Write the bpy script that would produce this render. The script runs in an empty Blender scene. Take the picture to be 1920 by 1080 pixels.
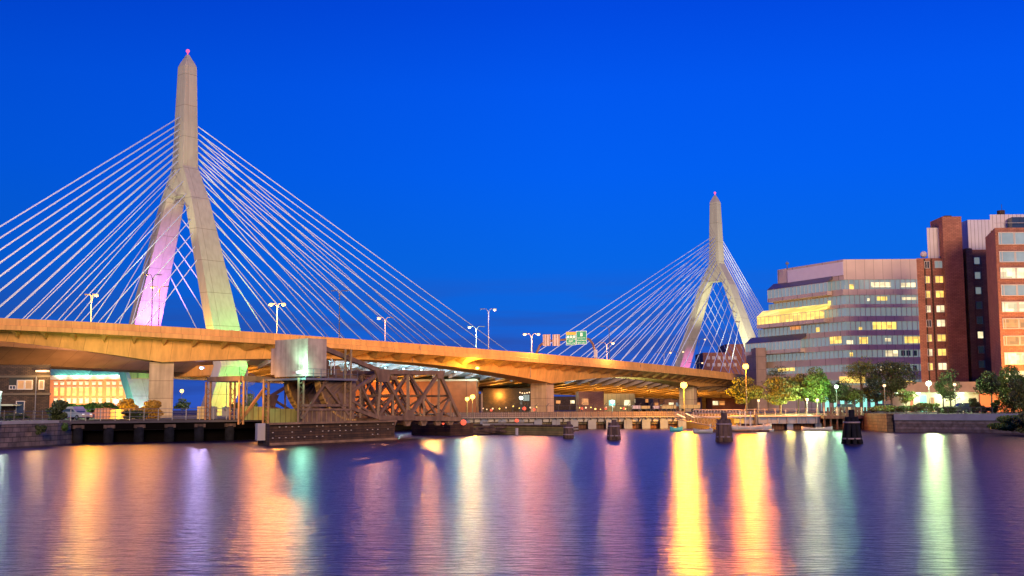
import bpy, math, random
import numpy as np
from mathutils import Vector, Matrix, Euler
random.seed(7)
R = math.radians
C = bpy.context.scene.collection
S = bpy.context.scene

# ------------------------------------------------------------------ camera
CAM = Vector((0, 0, 4.0)); F = 2158.0; PITCH = R(5.95); ROLL = R(-0.35)
cd = bpy.data.cameras.new('camera'); co = bpy.data.objects.new('camera', cd); C.objects.link(co)
co.location = CAM
co.matrix_world = Matrix.Translation(CAM) @ (Matrix.Rotation(math.pi/2 + PITCH, 4, 'X') @ Matrix.Rotation(ROLL, 4, 'Z'))
cd.lens = F/1920*36; cd.sensor_width = 36; cd.clip_end = 6000; cd.clip_start = 0.5
S.camera = co
RM = co.matrix_world.to_3x3()

# ------------------------------------------------------------------ sky at dusk
W = bpy.data.worlds.new('World'); S.world = W; W.use_nodes = True
nt = W.node_tree; nt.nodes.clear()
def N(t, **k):
    n = nt.nodes.new(t)
    for a, b in k.items(): setattr(n, a, b)
    return n
L = lambda a, b: nt.links.new(a, b)
out = N('ShaderNodeOutputWorld'); bg = N('ShaderNodeBackground'); L(bg.outputs[0], out.inputs[0])
tc = N('ShaderNodeTexCoord'); sep = N('ShaderNodeSeparateXYZ'); L(tc.outputs['Generated'], sep.inputs[0])
ramp = N('ShaderNodeValToRGB'); L(sep.outputs['Z'], ramp.inputs[0])
def lin(c): return tuple(((v/255)/12.92 if v <= 10 else (((v/255)+.055)/1.055)**2.4) for v in c)
stops = [(0.0, (52, 92, 205)), (.035, (36, 96, 212)), (.075, (14, 101, 220)), (.13, (4, 100, 230)), (.20, (0, 94, 240)), (.27, (0, 86, 238)), (.335, (0, 72, 224)), (.42, (0, 66, 210)), (.6, (1, 64, 210)), (1.0, (3, 54, 185))]
els = ramp.color_ramp.elements
els[0].position = 0; els[0].color = (*lin(stops[0][1]), 1); els[1].position = 1; els[1].color = (*lin(stops[-1][1]), 1)
for p, c in stops[1:-1]:
    e = els.new(p); e.color = (*lin(c), 1)
sky = N('ShaderNodeTexSky'); sky.sky_type = 'NISHITA'; sky.sun_disc = False
sky.sun_elevation = R(1.5); sky.sun_rotation = R(185)
skm = N('ShaderNodeMixRGB', blend_type='MULTIPLY'); skm.inputs[0].default_value = 1; L(sky.outputs[0], skm.inputs[1]); skm.inputs[2].default_value = (.0004, .002, .006, 1)
add = N('ShaderNodeMixRGB', blend_type='ADD'); add.inputs[0].default_value = 1; L(ramp.outputs[0], add.inputs[1]); L(skm.outputs[0], add.inputs[2])
# thin stratus streaks low in the sky
mp = N('ShaderNodeMapping'); mp.inputs['Scale'].default_value = (3.2, 3.2, 38); L(tc.outputs['Generated'], mp.inputs[0])
no = N('ShaderNodeTexNoise'); no.inputs['Scale'].default_value = 1.6; no.inputs['Detail'].default_value = 5; L(mp.outputs[0], no.inputs[0])
cr = N('ShaderNodeValToRGB'); cr.color_ramp.elements[0].position = .40; cr.color_ramp.elements[1].position = .60; L(no.outputs[0], cr.inputs[0])
band = N('ShaderNodeMapRange'); band.inputs['From Min'].default_value = .12; band.inputs['From Max'].default_value = .035; L(sep.outputs['Z'], band.inputs[0])
mu = N('ShaderNodeMath', operation='MULTIPLY'); L(cr.outputs[0], mu.inputs[0]); L(band.outputs[0], mu.inputs[1])
mu2 = N('ShaderNodeMath', operation='MULTIPLY'); L(mu.outputs[0], mu2.inputs[0]); mu2.inputs[1].default_value = .85
mx = N('ShaderNodeMixRGB'); L(mu2.outputs[0], mx.inputs[0]); L(add.outputs[0], mx.inputs[1]); mx.inputs[2].default_value = (*lin((46, 74, 160)), 1)
az = N('ShaderNodeMapRange'); az.inputs['From Min'].default_value = -.45; az.inputs['From Max'].default_value = .05; az.inputs['To Min'].default_value = .76; az.inputs['To Max'].default_value = 1.0; L(sep.outputs['X'], az.inputs[0])
azm = N('ShaderNodeVectorMath', operation='SCALE'); L(mx.outputs[0], azm.inputs[0]); L(az.outputs[0], azm.inputs['Scale']); L(azm.outputs[0], bg.inputs[0]); bg.inputs[1].default_value = 1.0

# afterglow of the sun that has just set behind the viewer
sd = bpy.data.lights.new('sun', 'SUN'); sd.energy = 3.3; sd.angle = R(16); sd.color = (1, .63, .34)
so = bpy.data.objects.new('sun', sd); C.objects.link(so)
so.rotation_euler = Vector((-.16, 1, -.24)).to_track_quat('-Z', 'Y').to_euler()

S.view_settings.view_transform = 'Standard'; S.view_settings.look = 'None'; S.view_settings.exposure = 0; S.view_settings.gamma = 1
S.cycles.use_denoising = True
try: S.cycles.denoiser = 'OPENIMAGEDENOISE'
except Exception: pass
S.cycles.max_bounces = 4; S.cycles.diffuse_bounces = 2; S.cycles.glossy_bounces = 2
S.cycles.use_light_tree = True
S.cycles.sample_clamp_indirect = 4
S.cycles.caustics_reflective = False; S.cycles.caustics_refractive = False

# ------------------------------------------------------------------ survey helpers (turn a sighting into a point)
def ray(px, py): return RM @ Vector((px-960, 540-py, -F))
def A(px, py, Y):
    d = ray(px, py); return CAM + d*(Y/d.y)
def G(px, py, z=0.0):
    d = ray(px, py); return CAM + d*((z-CAM.z)/d.z)
def PL(px, py, O, t):                       # point on the vertical plane through O along t
    n = Vector((t[1], -t[0], 0)); d = ray(px, py)
    return CAM + d*((Vector((O[0], O[1], 0))-CAM).dot(n)/d.dot(n))

# ------------------------------------------------------------------ mesh helpers
def skew_pts(x0, x1, y0, y1, k=1.0):
    d = (y1-y0)*k; return [(x0, y0), (x1, y0), (x1+d*x1/y0, y1), (x0+d*x0/y0, y1)]
class MB:
    def __init__(s): s.v = []; s.f = []; s.m = []; s.mi = 0
    def add(s, vs, fs):
        k = len(s.v); s.v += [tuple(v) for v in vs]; s.f += [tuple(i+k for i in f) for f in fs]; s.m += [s.mi]*len(fs); return s
    def box(s, c, d, rz=0.0):
        cx, cy, cz = c; x, y, z = d[0]/2, d[1]/2, d[2]/2; ca, sa = math.cos(rz), math.sin(rz)
        P = [(cx+ca*i*x-sa*j*y, cy+sa*i*x+ca*j*y, cz+k*z) for k in (-1, 1) for i, j in ((-1, -1), (1, -1), (1, 1), (-1, 1))]
        return s.add(P, [(3, 2, 1, 0), (4, 5, 6, 7), (0, 1, 5, 4), (1, 2, 6, 5), (2, 3, 7, 6), (3, 0, 4, 7)])
    def bx(s, x0, x1, y0, y1, z0, z1): return s.box(((x0+x1)/2, (y0+y1)/2, (z0+z1)/2), (abs(x1-x0), abs(y1-y0), abs(z1-z0)))
    def beam(s, a, b, w, h, up=(0, 0, 1)):
        a, b = Vector(a), Vector(b); d = (b-a).normalized(); up = Vector(up)
        if abs(d.dot(up)) > .99: up = Vector((0, 1, 0))
        r = d.cross(up).normalized(); u = r.cross(d)
        P = [p + r*i*w/2 + u*j*h/2 for p in (a, b) for i, j in ((-1, -1), (1, -1), (1, 1), (-1, 1))]
        return s.add(P, [(0, 1, 2, 3), (7, 6, 5, 4), (4, 5, 1, 0), (5, 6, 2, 1), (6, 7, 3, 2), (7, 4, 0, 3)])
    def tube(s, a, b, r, n=8, r2=None):
        a, b = Vector(a), Vector(b); d = (b-a).normalized(); q = d.to_track_quat('Z', 'Y'); r2 = r if r2 is None else r2
        P = [p + q @ Vector((rr*math.cos(6.28318*i/n), rr*math.sin(6.28318*i/n), 0)) for p, rr in ((a, r), (b, r2)) for i in range(n)]
        return s.add(P, [(i, (i+1) % n, n+(i+1) % n, n+i) for i in range(n)] + [tuple(range(n-1, -1, -1)), tuple(range(n, 2*n))])
    def path(s, pts, r, n=6):
        for a, b in zip(pts[:-1], pts[1:]): s.tube(a, b, r, n)
        return s
    def sph(s, c, r, n=10, m=6, sz=1.0):
        c = Vector(c); P = [c+Vector((0, 0, r*sz))]
        for j in range(1, m):
            t = math.pi*j/m
            P += [c+Vector((r*math.sin(t)*math.cos(6.28318*i/n), r*math.sin(t)*math.sin(6.28318*i/n), r*sz*math.cos(t))) for i in range(n)]
        P.append(c-Vector((0, 0, r*sz))); Fc = [(0, 1+i, 1+(i+1) % n) for i in range(n)]
        for j in range(m-2):
            Fc += [(1+j*n+i, 1+(j+1)*n+i, 1+(j+1)*n+(i+1) % n, 1+j*n+(i+1) % n) for i in range(n)]
        q = 1+(m-2)*n; Fc += [(q+i, len(P)-1, q+(i+1) % n) for i in range(n)]
        return s.add(P, Fc)
    def prism(s, pts, z0, z1):
        n = len(pts); P = [(p[0], p[1], z0) for p in pts] + [(p[0], p[1], z1) for p in pts]
        return s.add(P, [tuple(range(n-1, -1, -1)), tuple(range(n, 2*n))] + [(i, (i+1) % n, n+(i+1) % n, n+i) for i in range(n)])
    def extr(s, pts, off):
        n = len(pts); off = Vector(off); P = [Vector(p) for p in pts] + [Vector(p)+off for p in pts]
        return s.add(P, [tuple(range(n-1, -1, -1)), tuple(range(n, 2*n))] + [(i, (i+1) % n, n+(i+1) % n, n+i) for i in range(n)])
    def loft(s, rings, closed=True, caps=True):
        n = len(rings[0]); P = [p for r in rings for p in r]; Fc = []
        for k in range(len(rings)-1):
            for i in range(n if closed else n-1):
                j = (i+1) % n; Fc.append((k*n+i, k*n+j, (k+1)*n+j, (k+1)*n+i))
        if caps: Fc += [tuple(range(n-1, -1, -1)), tuple(range((len(rings)-1)*n, len(rings)*n))]
        return s.add(P, Fc)
    def build(s, name, mat, parent=None, smooth=False):
        off = Vector((0, 0, 0)); q = parent
        while q is not None: off += q.location; q = q.parent
        me = bpy.data.meshes.new(name)
        me.from_pydata([(x-off.x, y-off.y, z-off.z) for x, y, z in s.v], [], s.f)
        for m in (mat if isinstance(mat, (list, tuple)) else [mat]): me.materials.append(m)
        if isinstance(mat, (list, tuple)): me.polygons.foreach_set('material_index', s.m)
        import bmesh
        bm = bmesh.new(); bm.from_mesh(me); bmesh.ops.recalc_face_normals(bm, faces=bm.faces); bm.to_mesh(me); bm.free()
        if smooth: me.polygons.foreach_set('use_smooth', [True]*len(me.polygons))
        o = bpy.data.objects.new(name, me); C.objects.link(o); o.parent = parent
        return o
def tag(o, label=None, cat=None, group=None, kind=None):
    if label: o['label'] = label
    if cat: o['category'] = cat
    if group: o['group'] = group
    if kind: o['kind'] = kind
    return o
def thing(name, loc, label, cat, group=None):
    o = bpy.data.objects.new(name, None); C.objects.link(o); o.location = Vector(loc); return tag(o, label, cat, group)
def kids(o, table):
    return table.get(o.name, [])
def copy_tree(o, loc=None, label=None, rz=None, parent=None):
    c = o.copy(); C.objects.link(c); c.parent = parent
    if loc is not None: c.location = loc
    if rz is not None: c.rotation_euler = (0, 0, rz)
    if label: c['label'] = label
    for ch in list(o.children): copy_tree(ch, parent=c)
    return c

# ------------------------------------------------------------------ materials
def mat(name, col, rough=.7, metal=0.0, var=.18, vs=.6, bump=0.0, em=None, es=0.0, spec=.5, joints=None, brick=None, streak=0.0):
    m = bpy.data.materials.new(name); m.use_nodes = True; t = m.node_tree; b = t.nodes['Principled BSDF']
    n = lambda ty, **k: (lambda x: ([setattr(x, a, v) for a, v in k.items()], x)[1])(t.nodes.new(ty))
    l = t.links.new
    b.inputs['Roughness'].default_value = rough; b.inputs['Metallic'].default_value = metal
    b.inputs['Specular IOR Level'].default_value = spec
    geo = n('ShaderNodeNewGeometry'); pos = geo.outputs['Position']
    sp = n('ShaderNodeSeparateXYZ'); l(pos, sp.inputs[0])
    ad = n('ShaderNodeMath', operation='ADD'); l(sp.outputs[0], ad.inputs[0]); l(sp.outputs[1], ad.inputs[1])
    cb = n('ShaderNodeCombineXYZ'); l(ad.outputs[0], cb.inputs[0]); l(sp.outputs[2], cb.inputs[1])
    cur = None
    base = n('ShaderNodeRGB'); base.outputs[0].default_value = (*col, 1); cur = base.outputs[0]
    if brick:
        bw, bh, mort, c2 = brick
        bt = n('ShaderNodeTexBrick'); l(cb.outputs[0], bt.inputs['Vector']); bt.inputs['Scale'].default_value = 1
        bt.inputs['Brick Width'].default_value = bw; bt.inputs['Row Height'].default_value = bh; bt.inputs['Mortar Size'].default_value = mort
        bt.inputs['Color1'].default_value = (*col, 1); bt.inputs['Color2'].default_value = (*c2, 1)
        bt.inputs['Mortar'].default_value = tuple(c*.45 for c in col)+(1,); cur = bt.outputs[0]
    if joints:
        jw, jh, jm = joints
        bt = n('ShaderNodeTexBrick'); bt.offset = 0; l(cb.outputs[0], bt.inputs['Vector']); bt.inputs['Scale'].default_value = 1
        bt.inputs['Brick Width'].default_value = jw; bt.inputs['Row Height'].default_value = jh; bt.inputs['Mortar Size'].default_value = jm
        bt.inputs['Color1'].default_value = (1, 1, 1, 1); bt.inputs['Color2'].default_value = (.9, .9, .9, 1); bt.inputs['Mortar'].default_value = (.45, .42, .4, 1)
        mm = n('ShaderNodeMixRGB', blend_type='MULTIPLY'); mm.inputs[0].default_value = 1; l(cur, mm.inputs[1]); l(bt.outputs[0], mm.inputs[2]); cur = mm.outputs[0]
    if var:
        nz = n('ShaderNodeTexNoise'); nz.inputs['Scale'].default_value = vs; nz.inputs['Detail'].default_value = 6; l(pos, nz.inputs['Vector'])
        mr = n('ShaderNodeMapRange'); mr.inputs['From Min'].default_value = .3; mr.inputs['From Max'].default_value = .7
        mr.inputs['To Min'].default_value = 1-var; mr.inputs['To Max'].default_value = 1+var; l(nz.outputs[0], mr.inputs[0])
        mm = n('ShaderNodeVectorMath', operation='SCALE'); l(cur, mm.inputs[0]); l(mr.outputs[0], mm.inputs['Scale']); cur = mm.outputs[0]
    if streak:
        mpp = n('ShaderNodeMapping'); mpp.inputs['Scale'].default_value = (1.3, 1.3, .09); l(pos, mpp.inputs[0])
        nz = n('ShaderNodeTexNoise'); nz.inputs['Scale'].default_value = 1.2; nz.inputs['Detail'].default_value = 5; l(mpp.outputs[0], nz.inputs['Vector'])
        mr = n('ShaderNodeMapRange'); mr.inputs['From Min'].default_value = .35; mr.inputs['From Max'].default_value = .62
        mr.inputs['To Min'].default_value = 1-streak; mr.inputs['To Max'].default_value = 1.08; l(nz.outputs[0], mr.inputs[0])
        mm = n('ShaderNodeVectorMath', operation='SCALE'); l(cur, mm.inputs[0]); l(mr.outputs[0], mm.inputs['Scale']); cur = mm.outputs[0]
    l(cur, b.inputs['Base Color'])
    if bump:
        nz = n('ShaderNodeTexNoise'); nz.inputs['Scale'].default_value = vs*6; nz.inputs['Detail'].default_value = 5; l(pos, nz.inputs['Vector'])
        bp = n('ShaderNodeBump'); bp.inputs['Strength'].default_value = bump; bp.inputs['Distance'].default_value = .1; l(nz.outputs[0], bp.inputs['Height']); l(bp.outputs[0], b.inputs['Normal'])
    if em:
        b.inputs['Emission Color'].default_value = (*em, 1); b.inputs['Emission Strength'].default_value = es
    return m
def glow(name, col, es): return mat(name, tuple(c*.25 for c in col), var=0, em=col, es=es)
def litwin(name, col, es, lo=.25, cell=(1.1, .9)):
    """interior of a lit room seen through the panes: blotchy, cell by cell"""
    m = bpy.data.materials.new(name); m.use_nodes = True; t = m.node_tree; b = t.nodes['Principled BSDF']; l = t.links.new
    b.inputs['Base Color'].default_value = (.05, .08, .09, 1); b.inputs['Roughness'].default_value = .15
    g = t.nodes.new('ShaderNodeNewGeometry'); sp = t.nodes.new('ShaderNodeSeparateXYZ'); l(g.outputs['Position'], sp.inputs[0])
    def mth(op, a, v):
        x = t.nodes.new('ShaderNodeMath'); x.operation = op; l(a, x.inputs[0])
        if isinstance(v, (int, float)): x.inputs[1].default_value = v
        elif v is not None: l(v, x.inputs[1])
        return x.outputs[0]
    h = mth('ADD', sp.outputs[0], sp.outputs[1])
    cx = mth('FLOOR', mth('DIVIDE', h, cell[0]), None); cz = mth('FLOOR', mth('DIVIDE', sp.outputs[2], cell[1]), None)
    cb = t.nodes.new('ShaderNodeCombineXYZ'); l(cx, cb.inputs[0]); l(cz, cb.inputs[1])
    wn = t.nodes.new('ShaderNodeTexWhiteNoise'); wn.noise_dimensions = '2D'; l(cb.outputs[0], wn.inputs[0])
    nz = t.nodes.new('ShaderNodeTexNoise'); nz.inputs['Scale'].default_value = 1.4; nz.inputs['Detail'].default_value = 4; l(g.outputs['Position'], nz.inputs['Vector'])
    s = mth('MULTIPLY', wn.outputs[0], nz.outputs[0])
    s = mth('ADD', mth('MULTIPLY', s, 2*(1-lo)*es), lo*es)
    b.inputs['Emission Color'].default_value = (*col, 1); l(s, b.inputs['Emission Strength'])
    return m

M = {}
M['tower'] = mat('tower_concrete', (.40, .41, .33), .8, joints=(60, 7.2, .05), var=.04, vs=.25, streak=.08, bump=.05)
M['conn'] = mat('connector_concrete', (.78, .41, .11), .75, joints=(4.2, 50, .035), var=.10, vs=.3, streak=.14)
M['pier'] = mat('pier_concrete', (.50, .36, .24), .8, joints=(60, 3.0, .05), var=.14, vs=.5, streak=.25)
M['deckc'] = mat('backspan_concrete', (.40, .28, .17), .8, joints=(6, 50, .05), var=.16, vs=.3)
M['fascia'] = mat('lavender_steel_panel', (.34, .32, .42), .5, joints=(6, 50, .05), var=.12)
M['beam'] = mat('floor_beam_steel', (.46, .32, .18), .6, var=.12)
M['cable'] = mat('white_cable_sheath', (.66, .82, 1), .35, var=.0)
M['steel'] = mat('weathered_bridge_steel', (.17, .105, .062), .6, var=.35, vs=.9, bump=.15, streak=.2)
M['steelo'] = mat('rust_orange_steel', (.30, .14, .05), .6, var=.4, vs=.9, streak=.25)
M['rim'] = mat('ochre_lit_rim', (.50, .30, .08), .6, joints=(.5, 50, .1), var=.3)  # ochre base colour carries the orange light falling on the rims
M['cw'] = mat('counterweight_concrete', (.42, .31, .26), .85, var=.22, vs=.7, streak=.22, bump=.25)
M['galv'] = mat('galvanised_steel', (.20, .20, .22), .5, .4, var=.1)
M['galvd'] = mat('dull_grey_arm', (.12, .12, .14), .6, var=0)
M['pole'] = mat('pale_painted_pole', (.34, .33, .38), .4, var=.05)
M['dpole'] = mat('dark_pole', (.05, .055, .07), .5, var=.05)
M['timber'] = mat('tarred_timber', (.030, .018, .011), .9, brick=(3.2, .30, .03, (.085, .045, .022)), var=.35, vs=1.1, bump=.4, streak=.35)
M['timberg'] = mat('mossy_timber', (.10, .10, .035), .9, brick=(5, .32, .03, (.16, .13, .06)), var=.35, vs=.9, bump=.4)
M['pile'] = mat('old_pile_timber', (.085, .055, .05), .95, var=.4, vs=1.6, bump=.5, streak=.55)
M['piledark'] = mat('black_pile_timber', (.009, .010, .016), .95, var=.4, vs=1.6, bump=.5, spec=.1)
M['dark'] = mat('shade_black_timber', (.0025, .002, .0025), .95, var=.3, spec=.05)  # near-black puts the shade under the trestle deck into the timber colour
M['quay'] = mat('granite_quay_blocks', (.12, .09, .075), .9, brick=(1.7, .55, .045, (.24, .17, .13)), var=.35, vs=1.2, bump=.5)
M['quayb'] = mat('blue_grey_granite', (.10, .10, .14), .9, brick=(1.1, .42, .05, (.025, .03, .05)), var=.45, vs=1.6, bump=.5)
M['cap'] = mat('concrete_coping', (.13, .18, .30), .8, joints=(2.6, 50, .04), var=.15)
M['trestle'] = mat('trestle_concrete', (.15, .125, .08), .85, joints=(2.4, 50, .06), var=.25, vs=.8, streak=.3)
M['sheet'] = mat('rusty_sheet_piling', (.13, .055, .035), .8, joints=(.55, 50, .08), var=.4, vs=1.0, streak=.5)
M['ground'] = mat('gravel_and_asphalt', (.07, .06, .05), .95, var=.3, vs=.3)
M['grass'] = mat('grass_ground', (.06, .07, .02), .95, var=.3, vs=.8)
M['brick'] = mat('red_brick', (.30, .125, .085), .85, brick=(.9, .3, .03, (.38, .17, .11)), var=.18, vs=.5)
M['brickd'] = mat('dark_brown_brick', (.04, .028, .022), .9, brick=(.6, .2, .03, (.08, .05, .035)), var=.3, vs=1)
M['bricko'] = mat('orange_brick', (.48, .19, .09), .85, var=.1, vs=.5)
M['stone'] = mat('pale_stone_trim', (.42, .38, .31), .8, var=.15)
M['slate'] = mat('seamed_mansard_roof', (.10, .20, .18), .5, joints=(1.5, 50, .12), var=.15)
M['tan'] = mat('tan_granite_panel', (.58, .47, .40), .55, joints=(2.3, 50, .05), var=.08, vs=.3)
M['tang'] = mat('grey_granite_panel', (.30, .27, .27), .55, joints=(2.3, 3.57, .05), var=.08, vs=.3)
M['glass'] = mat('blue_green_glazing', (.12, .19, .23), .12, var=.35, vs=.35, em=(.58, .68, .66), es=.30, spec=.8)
M['glassd'] = mat('dark_glazing', (.02, .03, .05), .1, var=.2, em=(.2, .3, .4), es=.05, spec=.8)
M['mull'] = mat('window_mullion', (.50, .46, .44), .5, var=0)
M['lity'] = litwin('lit_yellow_room', (1, .64, .12), 1.9, .5)
M['litw'] = litwin('lit_pale_room', (1, .82, .46), 1.7, .4)
M['lito'] = litwin('lit_orange_room', (1, .36, .08), 1.0, .5)
M['teal'] = glow('teal_lit_lobby', (.35, .95, .80), 1.1)
M['white'] = mat('white_metal_cladding', (.55, .53, .60), .6, joints=(.8, 50, .06), var=.05)
M['panel'] = mat('blank_lavender_panel', (.72, .68, .74), .5, var=.04)
M['skyl'] = mat('skylight_glazing_bars', (.10, .09, .14), .35, joints=(1.1, 50, .08), var=.1)
M['leaf'] = mat('tree_leaves', (.08, .11, .015), .6, var=.5, vs=.7)
M['leafd'] = mat('dark_tree_leaves', (.035, .055, .015), .6, var=.5, vs=.7)
M['leafg'] = mat('bright_green_leaves', (.05, .11, .012), .6, var=.4, vs=.7)
M['leafo'] = mat('yellow_brown_leaves', (.34, .19, .015), .6, var=.5, vs=.9)
M['bark'] = mat('bark', (.08, .06, .045), .9, var=.3)
M['asph'] = mat('asphalt', (.05, .05, .05), .9)
M['carw'] = mat('silver_car_paint', (.45, .42, .42), .3, .3, var=0)
M['card'] = mat('dark_car_paint', (.05, .05, .07), .25, .2, var=0)
M['tyre'] = mat('tyre_rubber', (.015, .015, .015), .8, var=0)
M['boat'] = mat('white_boat_hull', (.26, .29, .33), .4, var=.08)
M['boatb'] = mat('turquoise_boat_cover', (.05, .35, .42), .6, var=.08)
M['cont'] = mat('shipping_container', (.42, .20, .15), .6, joints=(.45, 50, .10), var=.15)
M['contw'] = mat('pale_trailer', (.60, .48, .50), .6, joints=(1.3, 50, .05), var=.08)
M['conty'] = mat('yellow_trailer', (.62, .45, .16), .6, joints=(1.3, 50, .05), var=.08)
M['green'] = mat('green_sign_face', (.0, .23, .12), .5, var=.05, em=(.0, .35, .18), es=.35)
M['orange'] = mat('orange_sign_face', (.75, .35, .03), .5, var=.03, em=(.9, .4, .04), es=.4)
M['signw'] = mat('white_sign_lettering', (.8, .85, .8), .5, var=0, em=(.8, .9, .8), es=.45)
M['b_sod'] = glow('sodium_bulb', (1, .66, .14), 3.4)
M['b_warm'] = glow('warm_bulb', (1, .62, .34), 1.8)
M['b_white'] = glow('white_bulb', (.85, 1, .85), 3)
M['b_vio'] = glow('violet_bulb', (.8, .8, 1), 3)
M['b_red'] = glow('red_bulb', (1, .10, .05), 1.6)
M['b_pink'] = glow('pink_beacon', (1, .10, .26), 1.5)
M['b_teal'] = glow('pale_teal_fitting', (.75, 1, .95), 5)

# ------------------------------------------------------------------ point and spot lights, some without a fitting
def point(name, loc, col, e, r=.25, parent=None):
    d = bpy.data.lights.new(name, 'POINT'); d.color = col; d.energy = e; d.shadow_soft_size = r
    o = bpy.data.objects.new(name, d); C.objects.link(o)
    o.location = Vector(loc); return o
def spot(name, loc, to, col, e, ang=60, blend=.6, r=.3):
    d = bpy.data.lights.new(name, 'SPOT'); d.color = col; d.energy = e; d.spot_size = R(ang); d.spot_blend = blend; d.shadow_soft_size = r
    o = bpy.data.objects.new(name, d); C.objects.link(o); o.location = Vector(loc)
    o.rotation_euler = (Vector(to)-Vector(loc)).to_track_quat('-Z', 'Y').to_euler(); return o

exec_order = []
# ================================================================== WATER AND GROUND
wm = bpy.data.materials.new('river_water'); wm.use_nodes = True; t = wm.node_tree; b = t.nodes['Principled BSDF']; l = t.links.new
b.inputs['Base Color'].default_value = (.022, .013, .05, 1); b.inputs['Roughness'].default_value = .36; b.inputs['IOR'].default_value = 1.40
b.inputs['Specular IOR Level'].default_value = .62
g = t.nodes.new('ShaderNodeNewGeometry'); mpn = t.nodes.new('ShaderNodeMapping'); mpn.inputs['Scale'].default_value = (.55, 1.3, 1); mpn.inputs['Rotation'].default_value = (0, 0, R(8)); l(g.outputs['Position'], mpn.inputs[0])
n1 = t.nodes.new('ShaderNodeTexNoise'); n1.inputs['Scale'].default_value = 2.4; n1.inputs['Detail'].default_value = 5; n1.inputs['Distortion'].default_value = .4; l(mpn.outputs[0], n1.inputs['Vector'])
mp2 = t.nodes.new('ShaderNodeMapping'); mp2.inputs['Scale'].default_value = (.035, .09, 1); l(g.outputs['Position'], mp2.inputs[0])
n2 = t.nodes.new('ShaderNodeTexNoise'); n2.inputs['Scale'].default_value = 1.2; n2.inputs['Detail'].default_value = 3; l(mp2.outputs[0], n2.inputs['Vector'])
mr = t.nodes.new('ShaderNodeMapRange'); mr.inputs['From Min'].default_value = .3; mr.inputs['From Max'].default_value = .7; mr.inputs['To Min'].default_value = .25; mr.inputs['To Max'].default_value = .35; l(n2.outputs[0], mr.inputs[0]); 
bp = t.nodes.new('ShaderNodeBump'); bp.inputs['Strength'].default_value = 1.0; bp.inputs['Distance'].default_value = .09; n3 = t.nodes.new('ShaderNodeTexNoise'); n3.inputs['Scale'].default_value = .55; n3.inputs['Detail'].default_value = 3; l(mpn.outputs[0], n3.inputs['Vector'])
ms_ = t.nodes.new('ShaderNodeMath'); ms_.operation = 'MULTIPLY_ADD'; l(n3.outputs[0], ms_.inputs[0]); ms_.inputs[1].default_value = .9; l(n1.outputs[0], ms_.inputs[2]); l(ms_.outputs[0], bp.inputs['Height']); gl_ = t.nodes.new('ShaderNodeBsdfGlossy'); gl_.distribution = 'BECKMANN'; gl_.inputs['Color'].default_value = (.74, .66, .66, 1)
gl_.inputs['Roughness'].default_value = .29; l(bp.outputs[0], gl_.inputs['Normal'])
df_ = t.nodes.new('ShaderNodeBsdfDiffuse'); df_.inputs['Color'].default_value = (.012, .010, .045, 1)
fr_ = t.nodes.new('ShaderNodeFresnel'); fr_.inputs['IOR'].default_value = 1.55; l(bp.outputs[0], fr_.inputs['Normal'])
mxs = t.nodes.new('ShaderNodeMixShader'); l(fr_.outputs[0], mxs.inputs[0]); l(df_.outputs[0], mxs.inputs[1]); l(gl_.outputs[0], mxs.inputs[2])
l(mxs.outputs[0], t.nodes['Material Output'].inputs['Surface']); t.nodes.remove(b)
tag(MB().add([(-1500, -300, 0), (1500, -300, 0), (1500, 700, 0), (-1500, 700, 0)], [(0, 1, 2, 3)]).build('river_water', wm), kind='structure')

GZ = 2.75
TY = G(250, 827).y + 1.0                     # back of the left trestle
wl = [G(-60, 845), G(0, 840), G(107, 834)]
Tr0 = G(870, 806); Tr1 = G(1262, 803.5)       # right-hand trestle line
Bw0 = G(1400, 807); Bw1 = G(1642, 806); Sw0 = G(1678, 810); Sw1 = G(1860, 812)
print('wl', [tuple(round(c, 1) for c in p) for p in wl], 'Tr', Tr0, Tr1, 'Bw', Bw0, Bw1, 'Sw', Sw0, Sw1, 'TY', TY)
ground = MB()
gp_left = [(-2500, 60), (-70, 60), (wl[0].x-1.2, wl[0].y-8), (wl[1].x-1.2, wl[1].y), (wl[2].x-1.2, wl[2].y), (wl[2].x-1, TY+7), (-40, TY+8), (-34, 160), (-30, 190), (-12, 262),
           (Tr0.x-6, 262), (Tr0.x-2, Tr0.y+6), (Tr1.x, Tr1.y+6), (Bw0.x, Bw0.y+9), (Bw1.x, Bw1.y+7), (Sw0.x, Sw0.y+.6), (Sw1.x, Sw1.y+.6), (Sw1.x+60, Sw1.y-4), (2500, 100), (2500, 3500), (-2500, 3500)]
from mathutils.geometry import tessellate_polygon
gtri = tessellate_polygon([[Vector((p[0], p[1], 0)) for p in gp_left]]); gn_ = len(gp_left)
ground.add([(p[0], p[1], GZ) for p in gp_left]+[(p[0], p[1], -1.5) for p in gp_left], [tuple(t_) for t_ in gtri]+[(i, (i+1) % gn_, gn_+(i+1) % gn_, gn_+i) for i in range(gn_)])
tag(ground.build('ground', M['ground']), kind='structure')

# ================================================================== CABLE-STAYED BRIDGE
TA = A(352, 100, 254); TA.z = 0
TB = A(1340.5, 362, 425); TB.z = 0
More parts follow.
